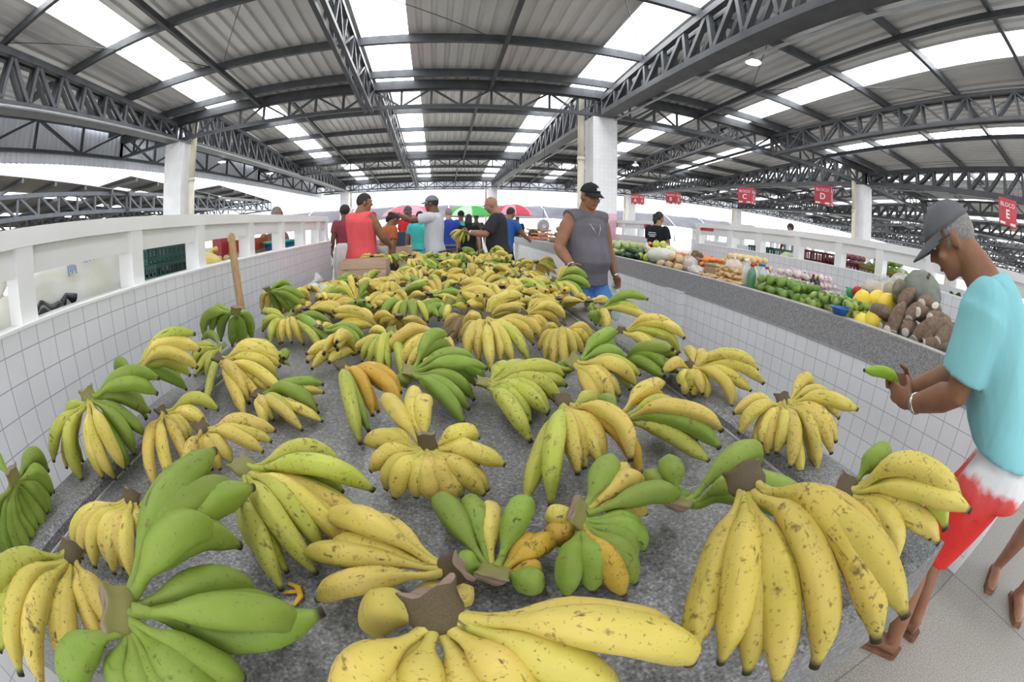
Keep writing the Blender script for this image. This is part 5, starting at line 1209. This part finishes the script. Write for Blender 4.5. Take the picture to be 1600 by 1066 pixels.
def cabbage(label, loc, r, group=None, m=None, name='cabbage'):
    t = thing(name, label, 'vegetable', loc, 0, group); m = m or cb
    MB().ell((0, 0, 0), (r, r, r * .88), 24, 14, None, lambda v: v * (1 + .03 * math.sin(6 * math.atan2(v.y, v.x) + 8 * v.z / r))).build('head', m, t)
    q = MB()
    for k in range(5):
        a = k * 1.257; R = Matrix.Rotation(a, 3, 'Z'); rows = []
        for i in range(6):
            u = -.9 + i * .32; rows.append([R @ Vector((r * 1.045 * math.cos(u) * math.cos(w), r * 1.045 * math.cos(u) * math.sin(w), r * .92 * math.sin(u))) for w in [(-.62 + .25 * j) * (1 - .12 * i) for j in range(6)]])
        q.add([p for r_ in rows for p in r_], [(i * 6 + j, i * 6 + j + 1, (i + 1) * 6 + j + 1, (i + 1) * 6 + j) for i in range(5) for j in range(5)], True)
    q.build('outer_leaf', m, t); return t
cabbage('pale cabbage behind the carrots, left one of two', onx(1027, 394, 2.95), .10, 'cabbages behind the carrots'); cabbage('pale cabbage behind the carrots, right one of two', onx(1045, 394, 2.95), .10, 'cabbages behind the carrots')
t = thing('white_sack', 'bulging off-white cloth sack at the rim between green fruit and potatoes', 'sack', (2.42, 4.42, .905), .3)
MB().ell((0, 0, .085), (.14, .2, .085), 32, 18, None, lambda v: v * (1 + .05 * math.sin(5 * math.atan2(v.y, v.x) + 9 * v.z) + .03 * math.sin(13 * v.x * 9))).build('body', cloth_mat('off_white_sacking', (.66, .64, .57)), t)
MB().tube([(-.02, .17, .13), (-.02, .21, .15), (-.03, .25, .18)], [.03, .018, .045], 12).build('tied_neck', cloth_mat('off_white_sacking2', (.62, .60, .54)), t)
yg = gm_('yellow_green_pepper_skin', (.42, .52, .06), (.52, .58, .12), 14, .35)
bp_ = proto('green_pepper', 'shiny yellow-green pepper piled behind the white sack', 'vegetable', [('body', blob((.046, .046, .055), ribbed(4, .09), 20, 10), yg), ('stalk', MB().tube([(0, 0, .048), (.004, 0, .072)], [.009, .006], 8), stem)], 'yellow-green peppers on the right counter')
heap(bp_, 2.42, 2.75, 4.62, 5.0, .047, 3, tilt=1)
cu = gm_('cucumber_skin', (.02, .055, .025), (.04, .09, .035), 20, .4)
cc_ = proto('cucumber', 'dark green cucumber at the rim left of the peppers', 'vegetable', [('body', MB().tube([(-.13, 0, 0), (-.12, 0, 0), (-.06, .004, 0), (.05, .004, 0), (.12, 0, 0), (.13, 0, 0)], [.01, .026, .034, .034, .026, .01], 14), cu), ('stem_end', MB().tube([(-.128, 0, 0), (-.142, 0, .002)], [.009, .005], 8), stem)], 'cucumbers on the right counter')
heap(cc_, 2.3, 2.62, 4.98, 5.4, .055, 2, tilt=.25, flat=.65)
ch = gm_('chayote_skin', (.36, .46, .16), (.46, .54, .24), 12, .5)
cy_ = proto('chayote', 'pale green chayote in the big pile at the far end of counter', 'vegetable', [('body', MB().lathe([(.004, -.06), (.03, -.055), (.047, -.03), (.05, 0), (.04, .03), (.026, .055), (.004, .062)], n=16), ch), ('stalk', MB().tube([(0, 0, .06), (.003, 0, .075)], [.004, .003], 6), stem)], 'chayotes on the right counter')
heap(cy_, 2.28, 2.75, 5.45, 6.05, .055, 2, tilt=1.4)
to = proto('orange_tomato', 'orange-red tomato behind the chayote pile next to the grey tank top', 'vegetable', [('body', blob((.036, .036, .031)), gm_('tomato_skin', (.62, .20, .05), (.66, .30, .08), 10, .35)), ('calyx', MB().lathe([(.012, .029), (.003, .031), (.002, .036)], n=6), stem)], 'tomatoes on the right counter')
heap(to, 2.95, 3.3, 5.55, 6.1, .038, 3)
# second counter
co = proto('coconut', 'brown coconut in the heap on the farther counter left of the grey tank top man', 'coconut', [('shell', blob((.06, .06, .068)), gm_('coconut_husk', (.30, .18, .095), (.42, .28, .16), 30, .9, bump=.4)), ('eye_spot', MB().lathe([(.02, .06), (.018, .066), (.001, .067)], n=10), dk)], 'coconuts on the farther counter')
heap(co, 2.28, 2.75, 7.7, 9.0, .066, 3, tilt=1.2)
heap_c = copy_tree(ct); heap_c['label'] = 'orange carrot on the farther counter under the reaching blue-shirted person'; heap_c['group'] = 'carrots on the farther counter'
heap(heap_c, 2.3, 2.9, 10.2, 12.4, .075, 3, tilt=.3, flat=.7)
p = onx(829, 366, 2.35); t = thing('watermelon', 'dark green watermelon on the farther counter beside the round scale', 'fruit', (2.42, p.y, .885 + .135))
blob((.14, .14, .135)).build('rind', gm_('watermelon_rind', (.02, .045, .02), (.05, .09, .035), 9, .4), t); MB().tube([(0, 0, .13), (.01, 0, .15)], [.006, .004], 6).build('stalk', stem, t)
c = onx(849, 353, 2.5); t = thing('hanging_scale', 'round grey hanging scale with white dial over the farther counter', 'scale', c, math.radians(-160))
MB().lathe([(.001, -.03), (.15, -.03), (.165, -.02), (.165, .02), (.15, .03), (.001, .03)], n=32).build('case', M['steel2'], t).rotation_euler = (PI / 2, 0, 0)
MB().lathe([(.001, 0), (.055, 0), (.055, .006), (.03, .006), (.03, .004), (.001, .004)], n=24).build('dial', M['paint'], t).matrix_local = Matrix.Translation((0, .033, -.01)) @ Matrix.Rotation(-PI / 2, 4, 'X')
MB().tube([(0, 0, .16), (0, 0, .9), (0, 0, 4.0 - c.z)], .006, 6).build('hanger', M['steel'], t)
MB().lathe([(.001, -.27), (.10, -.27), (.13, -.235), (.128, -.23), (.001, -.262)], n=24).tube([(.1, 0, -.24), (.02, 0, -.15)], .004, 6).tube([(-.1, 0, -.24), (-.02, 0, -.15)], .004, 6).build('pan', M['steel2'], t)
# produce bag heap behind the round melons
bagged('large clear bag of tan nuts behind the yellow melons, twisted shut', onx(1372, 462, 3.0) - Vector((0, 0, .05)), (.15, .15, .09), gm_('tan_nuts', (.42, .27, .14), (.58, .42, .26), 60, .7), 14)
bagged('empty-looking clear bag right of the nut bag', onx(1408, 452, 2.95), (.09, .09, .06), gm_('pale_contents', (.66, .62, .52), (.72, .70, .62), 30), 4)
for x, y, m, lab in ((1338, 455, 'red', 'red pepper behind the melons'), (1329, 458, 'green', 'green pepper beside the red one behind the melons')):
    o = place(bp_, onx(x, y, 2.75), (.8, .3, x), .8, label=lab, group='two peppers behind the melons'); 
    for ch_ in list(o.children):
        if ch_.name.startswith('body'): ch_.data = ch_.data.copy(); ch_.data.materials[0] = mcap[m]
# crates
def crate(label, loc, dims, col, rz=0, group=None, name='plastic_crate'):
    t = thing(name, label, 'crate', loc, rz, group); x, y, z = [d / 2 for d in dims]; z = dims[2]
    m = mat('crate_' + name + str(len(bpy.data.materials)), col, .5)
    q = MB().box(-x, x, -y, y, 0, .012)
    q.build('bottom', m, t)
    q = MB()
    for h in (.02, z * .33, z * .62, z - .03):
        q.box(-x, x, -y, -y + .014, h, h + .022).box(-x, x, y - .014, y, h, h + .022).box(-x, -x + .014, -y, y, h, h + .022).box(x - .014, x, -y, y, h, h + .022)
    n = 9
    for i in range(n + 1):
        u = -x + 2 * x * i / n; q.box(u - .006, u + .006, -y + .002, -y + .012, 0, z).box(u - .006, u + .006, y - .012, y - .002, 0, z)
        v = -y + 2 * y * i / n; q.box(-x + .002, -x + .012, v - .006, v + .006, 0, z).box(x - .012, x - .002, v - .006, v + .006, 0, z)
    q.build('lattice_side', m, t); MB().box(-x - .012, x + .012, -y - .012, -y + .014, z - .03, z).box(-x - .012, x + .012, y - .014, y + .012, z - .03, z).box(-x - .012, -x + .014, -y, y, z - .03, z).box(x - .014, x + .012, -y, y, z - .03, z).build('rim', m, t)
    return t
DG, DR, YE = (.015, .075, .06), (.16, .025, .03), (.30, .24, .03)
crate('dark green plastic crate behind the left railing, lower one of two', (-2.18, 2.82, .887), (.38, .56, .28), DG, .04)
crate('dark green plastic crate stacked on top behind the left railing', (-2.20, 2.78, 1.168), (.38, .56, .28), DG, -.02)
crate('dark green plastic crate behind the right railing next to the white bag', (4.55, 4.88, .887), (.38, .56, .31), DG)
crate('dark red plastic crate behind the right railing, nearer the cabbage', (4.55, 3.88, .887), (.38, .50, .36), DR)
crate('dark red plastic crate full of purple onions behind the right railing', (4.55, 3.32, .887), (.38, .54, .30), DR)
crate('yellow plastic crate of green vegetables behind the right railing', (4.55, 2.72, .887), (.38, .58, .30), YE)
crate('small red crate behind the left railing beyond the blue basin', (-2.2, 5.85, 1.0), (.3, .32, .16), (.30, .03, .03))
MB().box(-2.4, -2.0, 5.6, 6.0, .885, 1.0).build('cardboard_box', gm_('cardboard_pale', (.42, .3, .2), (.48, .35, .24), 8, .9), None, label='low cardboard box under the small red crate', cat='box')
pu = proto('purple_onion', 'purple onion heaped in the dark red crate', 'vegetable', [('bulb', blob((.042, .042, .037)), gm_('purple_onion_skin', (.20, .05, .08), (.34, .16, .18), 14, .5)), ('neck', MB().tube([(0, 0, .03), (.002, 0, .055)], [.01, .004], 6), gg)], 'purple onions in the red crate')
heap(pu, 4.40, 4.70, 3.09, 3.55, .042, 2, z0=1.13)
lf = gm_('green_veg_skin', (.16, .28, .05), (.34, .42, .14), 10, .5)
gv = proto('green_squash', 'pale green squash heaped in the yellow crate', 'vegetable', [('body', blob((.05, .05, .07)), lf), ('stalk', MB().tube([(0, 0, .065), (.004, 0, .085)], [.008, .005], 6), stem)], 'green squash in the yellow crate')
heap(gv, 4.42, 4.70, 2.50, 2.95, .055, 2, z0=1.13, tilt=1.3)
cabbage('pale round cabbage on the counter behind the right railing, left of the red crate', (4.32, 4.26, 1.08), .11)
MB().box(4.2, 4.45, 4.16, 4.38, .885, .985).build('cardboard_box', bpy.data.materials['cardboard'], None, label='cardboard box under the lone cabbage behind the right railing', cat='box')
def leafy(label, loc, r):
    t = thing('leafy_greens', label, 'vegetable', loc); q = MB()
    for k in range(60):
        a = gr.random() * 6.28; e = gr.uniform(.1, 1.3); L = r * gr.uniform(.6, 1); d = Vector((math.cos(a) * math.cos(e), math.sin(a) * math.cos(e), math.sin(e))); s = d.cross(Vector((0, 0, 1))).normalized() * r * .16
        c = d * L; q.add([c * .25, c * .7 + s, c + Vector((0, 0, -.1 * r)), c * .7 - s], [(0, 1, 2, 3)])
    q.build('leaves', gm_('dark_leaf', (.03, .10, .025), (.08, .18, .05), 20, .6), t)
    MB().tube([(0, 0, -.02), (0, 0, r * .4)], [.03, .02], 8).build('stems', stem, t)
leafy('bunch of dark leafy greens behind the right railing past the yellow crate', (4.45, 2.2, .95), .28)
leafy('bunch of dark leafy greens behind the cap of the turquoise man', (4.5, 1.7, .95), .26)
heap_c2 = copy_tree(ct); heap_c2['label'] = 'orange carrot behind the right railing next to the cap brim'; heap_c2['group'] = 'carrots behind the right railing'
heap(heap_c2, 4.3, 4.7, 1.15, 1.55, .05, 4, z0=.95, tilt=.25, flat=.6)
# things behind the left railing
t = thing('white_plastic_bag', 'big white plastic bag with faded blue print lying behind the left railing', 'bag', (-1.98, 1.66, .975), 0)
def bagwarp(v):
    x, y, z = v.x / .16, v.y / .42, v.z / .23
    p = 3.2; n_ = (abs(x) ** p + abs(y) ** p + abs(z) ** p) ** (1 / p) or 1; l_ = math.sqrt(x * x + y * y + z * z); k = l_ / n_
    x, y, z = x * k, y * k, z * k
    return Vector((.16 * x * (1 - .12 * z), .42 * y, .20 * z * (1 + .28 * y) + .02 * math.sin(5 * y))) * (1 + .02 * math.sin(17 * y + 4 * z) + .015 * math.sin(29 * z + 7 * y))
MB().ell((0, 0, .19), (.16, .42, .23), 56, 30, None, bagwarp).build('body', gm_('milky_plastic', (.74, .73, .60), (.82, .82, .79), 5, .35, bump=.15), t)
MB().ell((.0, .40, .27), (.13, .13, .17), 30, 16, None, lambda v: v * (1 + .06 * math.sin(34 * v.y + 22 * v.z))).build('folded_mouth', gm_('milky_plastic2', (.62, .61, .52), (.72, .72, .66), 6, .35), t)
mbp = mat('faded_blue_ink', (.22, .32, .52), .5)
for row_ in (((-.16, .27, .05), (-.145, .28, .035), (-.13, .275, .045), (-.115, .28, .03), (-.10, .27, .04)), ((-.03, .30, .015), (-.01, .30, .02), (.02, .30, .012), (.05, .305, .016))):
    q = MB()
    for dy, dz, hh in row_:
        xx_ = .163; q.add([(xx_, dy - .005, dz - hh / 2), (xx_, dy + .006, dz - hh / 2), (xx_ - .012, dy + .011, dz + hh / 2), (xx_ - .012, dy, dz + hh / 2)], [(0, 1, 2, 3)])
    q.build('blue_lettering', mbp, t)
t = thing('black_plastic_bag', 'crumpled black plastic bag beneath the white one behind the left railing', 'bag', (-1.80, 1.30, .889))
MB().ell((0, 0, .12), (.10, .18, .13), 24, 14, None, lambda v: v * (1 + .16 * math.sin(40 * v.y + 25 * v.x) * math.sin(33 * v.z))).build('body', mat('black_film', (.012, .012, .014), .25, spec=.6), t); MB().tube([(0, .1, .2), (0, .15, .25), (.02, .2, .22)], [.03, .012, .03], 8).build('knot', bpy.data.materials['black_film'], t)
t = thing('white_plastic_bag', 'small white plastic bag left of the big one behind the left railing', 'bag', (-2.05, 1.12, .889))
MB().ell((0, 0, .16), (.14, .15, .16), 24, 14, None, lambda v: v * (1 + .08 * math.sin(20 * v.y + 15 * v.x))).build('body', bpy.data.materials['milky_plastic2'], t); MB().tube([(0, 0, .3), (0, .02, .34), (.02, .03, .4)], [.04, .015, .05], 10).build('tied_neck', bpy.data.materials['milky_plastic2'], t)
t = thing('white_plastic_bag', 'white plastic bag at the left edge of the view behind the railing', 'bag', (-2.0, .62, .889))
MB().ell((0, 0, .17), (.16, .2, .17), 24, 14, None, lambda v: v * (1 + .07 * math.sin(18 * v.y + 12 * v.z))).build('body', bpy.data.materials['milky_plastic2'], t); MB().tube([(0, 0, .32), (0, .02, .36), (.02, .03, .41)], [.04, .015, .05], 10).build('tied_neck', bpy.data.materials['milky_plastic2'], t)
t = thing('yellow_fruit_bag', 'yellow bag of fruit right of the green crates behind the left railing', 'bag', (-2.0, 3.30, .889), 0)
MB().ell((0, 0, .14), (.14, .24, .15), 28, 14, None, lambda v: v * (1 + .07 * math.sin(14 * v.y) * math.cos(12 * v.z))).build('body', gm_('yellow_film', (.72, .55, .08), (.80, .66, .20), 12, .4), t); MB().tube([(0, .1, .26), (0, .15, .3), (.02, .2, .3)], [.03, .012, .03], 8).build('knot', bpy.data.materials['yellow_film'], t)
MB().box(-2.75, -2.35, 3.25, 3.75, .887, 1.30).build('black_box', mat('black_plastic', (.02, .02, .022), .4), None, label='black box behind the yellow fruit bag at left', cat='box')
t = thing('plastic_basin', 'big blue plastic basin with green rim behind the left railing', 'basin', (-1.98, 5.2, .96))
MB().lathe([(.001, 0), (.15, 0), (.16, .01), (.215, .2), (.21, .2), (.15, .015), (.001, .012)], n=32).build('bowl', mat('blue_basin', (.02, .13, .30), .35), t)
MB().lathe([(.212, .185), (.24, .19), (.245, .215), (.235, .22), (.205, .215), (.205, .2)], n=32, cap=False).build('rim', mat('green_rim', (.03, .32, .24), .4), t)
MB().box(-2.2, -1.76, 4.98, 5.42, .885, .96).build('cardboard_box', bpy.data.materials['cardboard_pale'], None, label='flat cardboard box carrying the blue basin', cat='box')
MB().loft([[(x * s, y * s, z) for x, y in ((-.2, -.3), (.2, -.3), (.2, .3), (-.2, .3))] for z, s in ((0, .85), (.12, 1), (.14, 1.03), (.14, .97), (.03, .82))], True, False).build('orange_tray', mat('orange_plastic', (.55, .09, .03), .4), None, label='orange-red plastic tray standing behind the blue basin', cat='tray', loc=(-2.42, 5.1, 1.10)).rotation_euler = (0, 0, .1)
MB().box(-2.6, -2.25, 4.85, 5.4, .885, 1.10).build('cardboard_box', bpy.data.materials['cardboard_pale'], None, label='cardboard box carrying the orange-red tray', cat='box')
fr = proto('round_fruit', 'small yellow-brown fruit heaped behind the left railing near its posts', 'fruit', [('body', blob((.04, .04, .04)), gm_('tan_fruit', (.50, .34, .14), (.60, .45, .22), 12, .5)), ('stem_scar', MB().lathe([(.006, .038), (.004, .043)], n=6), stem)], 'fruit behind the left railing')
heap(fr, -2.3, -1.8, 3.72, 4.0, .042, 4, z0=.887)
heap(fr, -2.3, -1.8, 5.45, 5.58, .042, 4, z0=.887)
MB().box(-2.62, -2.5, 4.55, 4.72, .885, 1.4).build('red_bottle_crate', mat('deep_red_plastic', (.30, .02, .035), .4), None, label='tall narrow deep red plastic container behind the wooden pole', cat='container')
# dark box, umbrellas
MB().box(-.92, -.62, 7.85, 8.05, 0.9, 1.15).build('dark_bin', mat('dark_blue_plastic', (.03, .05, .09), .5), None, label='dark blue box in front of the pale partition behind the heap', cat='box')
MB().box(-1.0, -.5, 7.75, 8.15, 0, .895).build('wooden_stand', M['wood'], None, label='low stand carrying the dark blue box', cat='stand')
def umbrella(label, loc, ca, cb_, r=.75, tilt=(0, 0)):
    t = thing('parasol', label, 'umbrella', (loc[0], loc[1], 0)); zt = loc[2]
    for k in range(8):
        q = MB(); rows = []
        for i in range(6):
            u = i / 5; rad = r * math.sin(u * 1.25) / math.sin(1.25); z = zt - .34 * (1 - math.cos(u * 1.25)) / (1 - math.cos(1.25))
            rows.append([(rad * math.cos(PI / 4 * (k + v)) * (1 - .04 * math.sin(PI * v) * u), rad * math.sin(PI / 4 * (k + v)) * (1 - .04 * math.sin(PI * v) * u), z) for v in (0, .25, .5, .75, 1)])
        q.add([p for w in rows for p in w], [(i * 5 + j, i * 5 + j + 1, (i + 1) * 5 + j + 1, (i + 1) * 5 + j) for i in range(5) for j in range(4)], True)
        q.build('panel', (ca, cb_)[k % 2], t)
    MB().tube([(0, 0, 0), (0, 0, zt + .05)], .014, 8).build('pole', M['steel2'], t)
mu = lambda n, c: cloth_mat(n, c, .05)
umbrella('pink parasol behind the man in the red shirt', (-.92, 13.0, 1.88), mu('pink_cloth', (.80, .42, .52)), mu('rose_cloth', (.72, .22, .28)), .80)
umbrella('green and white parasol behind the woman in black', (.95, 13.8, 1.86), mu('green_cloth', (.10, .50, .12)), mu('white_green_cloth', (.60, .78, .58)), .85)
umbrella('pink and red parasol right of the bald man', (2.15, 13.0, 1.88), mu('red_cloth', (.72, .10, .15)), mu('pink2_cloth', (.80, .36, .46)), .62)
# banana held by the stooping man, bunch held by the bald man, stray peel on the bench
hp = onx(1418, 594, 1.40)
tgt = HANDP + Vector((0, 0, 0))
hw = man.matrix_basis @ HANDP; dirn = (hp - hw); dirn = Vector((-.35, .25, .10)).normalized()
bn = link('single_banana', FING[1.1][0], None, 'green banana held in the hands of the stooping man', 'banana'); zz_ = Vector((0, 0, 1)) - dirn * dirn.z; zz_.normalize(); yy_ = zz_.cross(dirn)
bn.matrix_world = Matrix((dirn * .20, yy_ * .021, zz_ * .021)).transposed().to_4x4(); bn.matrix_world.translation = hw + Vector((.02, .05, .0)); bn.color = (.30, .46, .04, .1)
bw = bm.matrix_basis @ ((f5['arms'][-1][2] + f5['arms'][1][2]) / 2)
cr_ = Vector(bw) + Vector((-.08, .0, .05))
make_bunch('yellow-green bunch held up in the hands of the bald man', cr_, .019, [(cr_.x - .20, cr_.y - .05, cr_.z - .13, 'm'), (cr_.x - .17, cr_.y - .10, cr_.z - .16, 'm'), (cr_.x - .13, cr_.y + .02, cr_.z - .19, 'y'), (cr_.x - .08, cr_.y - .10, cr_.z - .19, 'm'), (cr_.x - .03, cr_.y - .06, cr_.z - .2, 'g'), (cr_.x + .04, cr_.y - .1, cr_.z - .17, 'y'), (cr_.x - .22, cr_.y + .04, cr_.z - .09, 'y')])
t = thing('plastic_bag', 'crumpled pale plastic bag by the end of the left wall among the bananas', 'bag', onz(492, 478, .717))
MB().ell((0, 0, .08), (.12, .12, .085), 30, 18, None, lambda v: v * (1 + .12 * math.sin(38 * v.x + 21 * v.z) * math.sin(33 * v.y + 9) + .06 * math.sin(70 * v.x * 1.1 + 50 * v.y))).build('body', gm_('cloudy_film', (.50, .49, .47), (.62, .61, .59), 20, .35), t)
MB().tube([(0, 0, .15), (.02, .01, .18), (.05, .01, .21)], [.035, .018, .045], 10).build('open_end', bpy.data.materials['cloudy_film'], t)
c = onz(464, 935, .717)
t = thing('banana_peel_scrap', 'scrap of yellow peel on the granite between the front bunches', 'peel', c)
MB().tube([(-.02, .03, .004), (.0, .02, .006), (.008, 0, .006), (.0, -.02, .004)], [(.004, .0025), (.006, .003), (.006, .003), (.003, .002)], 8).tube([(0, .012, .005), (-.025, .006, .004)], [(.005, .002), (.003, .002)], 8).build('peel', mat('orange_peel', (.70, .42, .03), .5), t)
# plastic carrier bag in the hand of the grey tank top man
hw2 = gm.matrix_basis @ f2['arms'][-1][2]
t = thing('carrier_bag', 'pale green translucent carrier bag hanging from the hand of grey tank top man', 'bag', hw2 - Vector((0, 0, .42)))
MB().loft([[Vector((.075 * w * math.cos(2 * PI * k / 20), .03 * w * math.sin(2 * PI * k / 20) * (1 + .2 * math.sin(4 * 2 * PI * k / 20)), z)) for k in range(20)] for z, w in ((0, .75), (.03, 1), (.16, 1), (.25, .65), (.31, .3))]).build('body', mat('pale_green_film', (.52, .68, .62), .3, alpha=.75), t)
MB().tube([(-.02, 0, .30), (-.012, 0, .36), (0, 0, .375), (.012, 0, .36), (.02, 0, .30)], .006, 6).build('handle', bpy.data.materials['pale_green_film'], t)
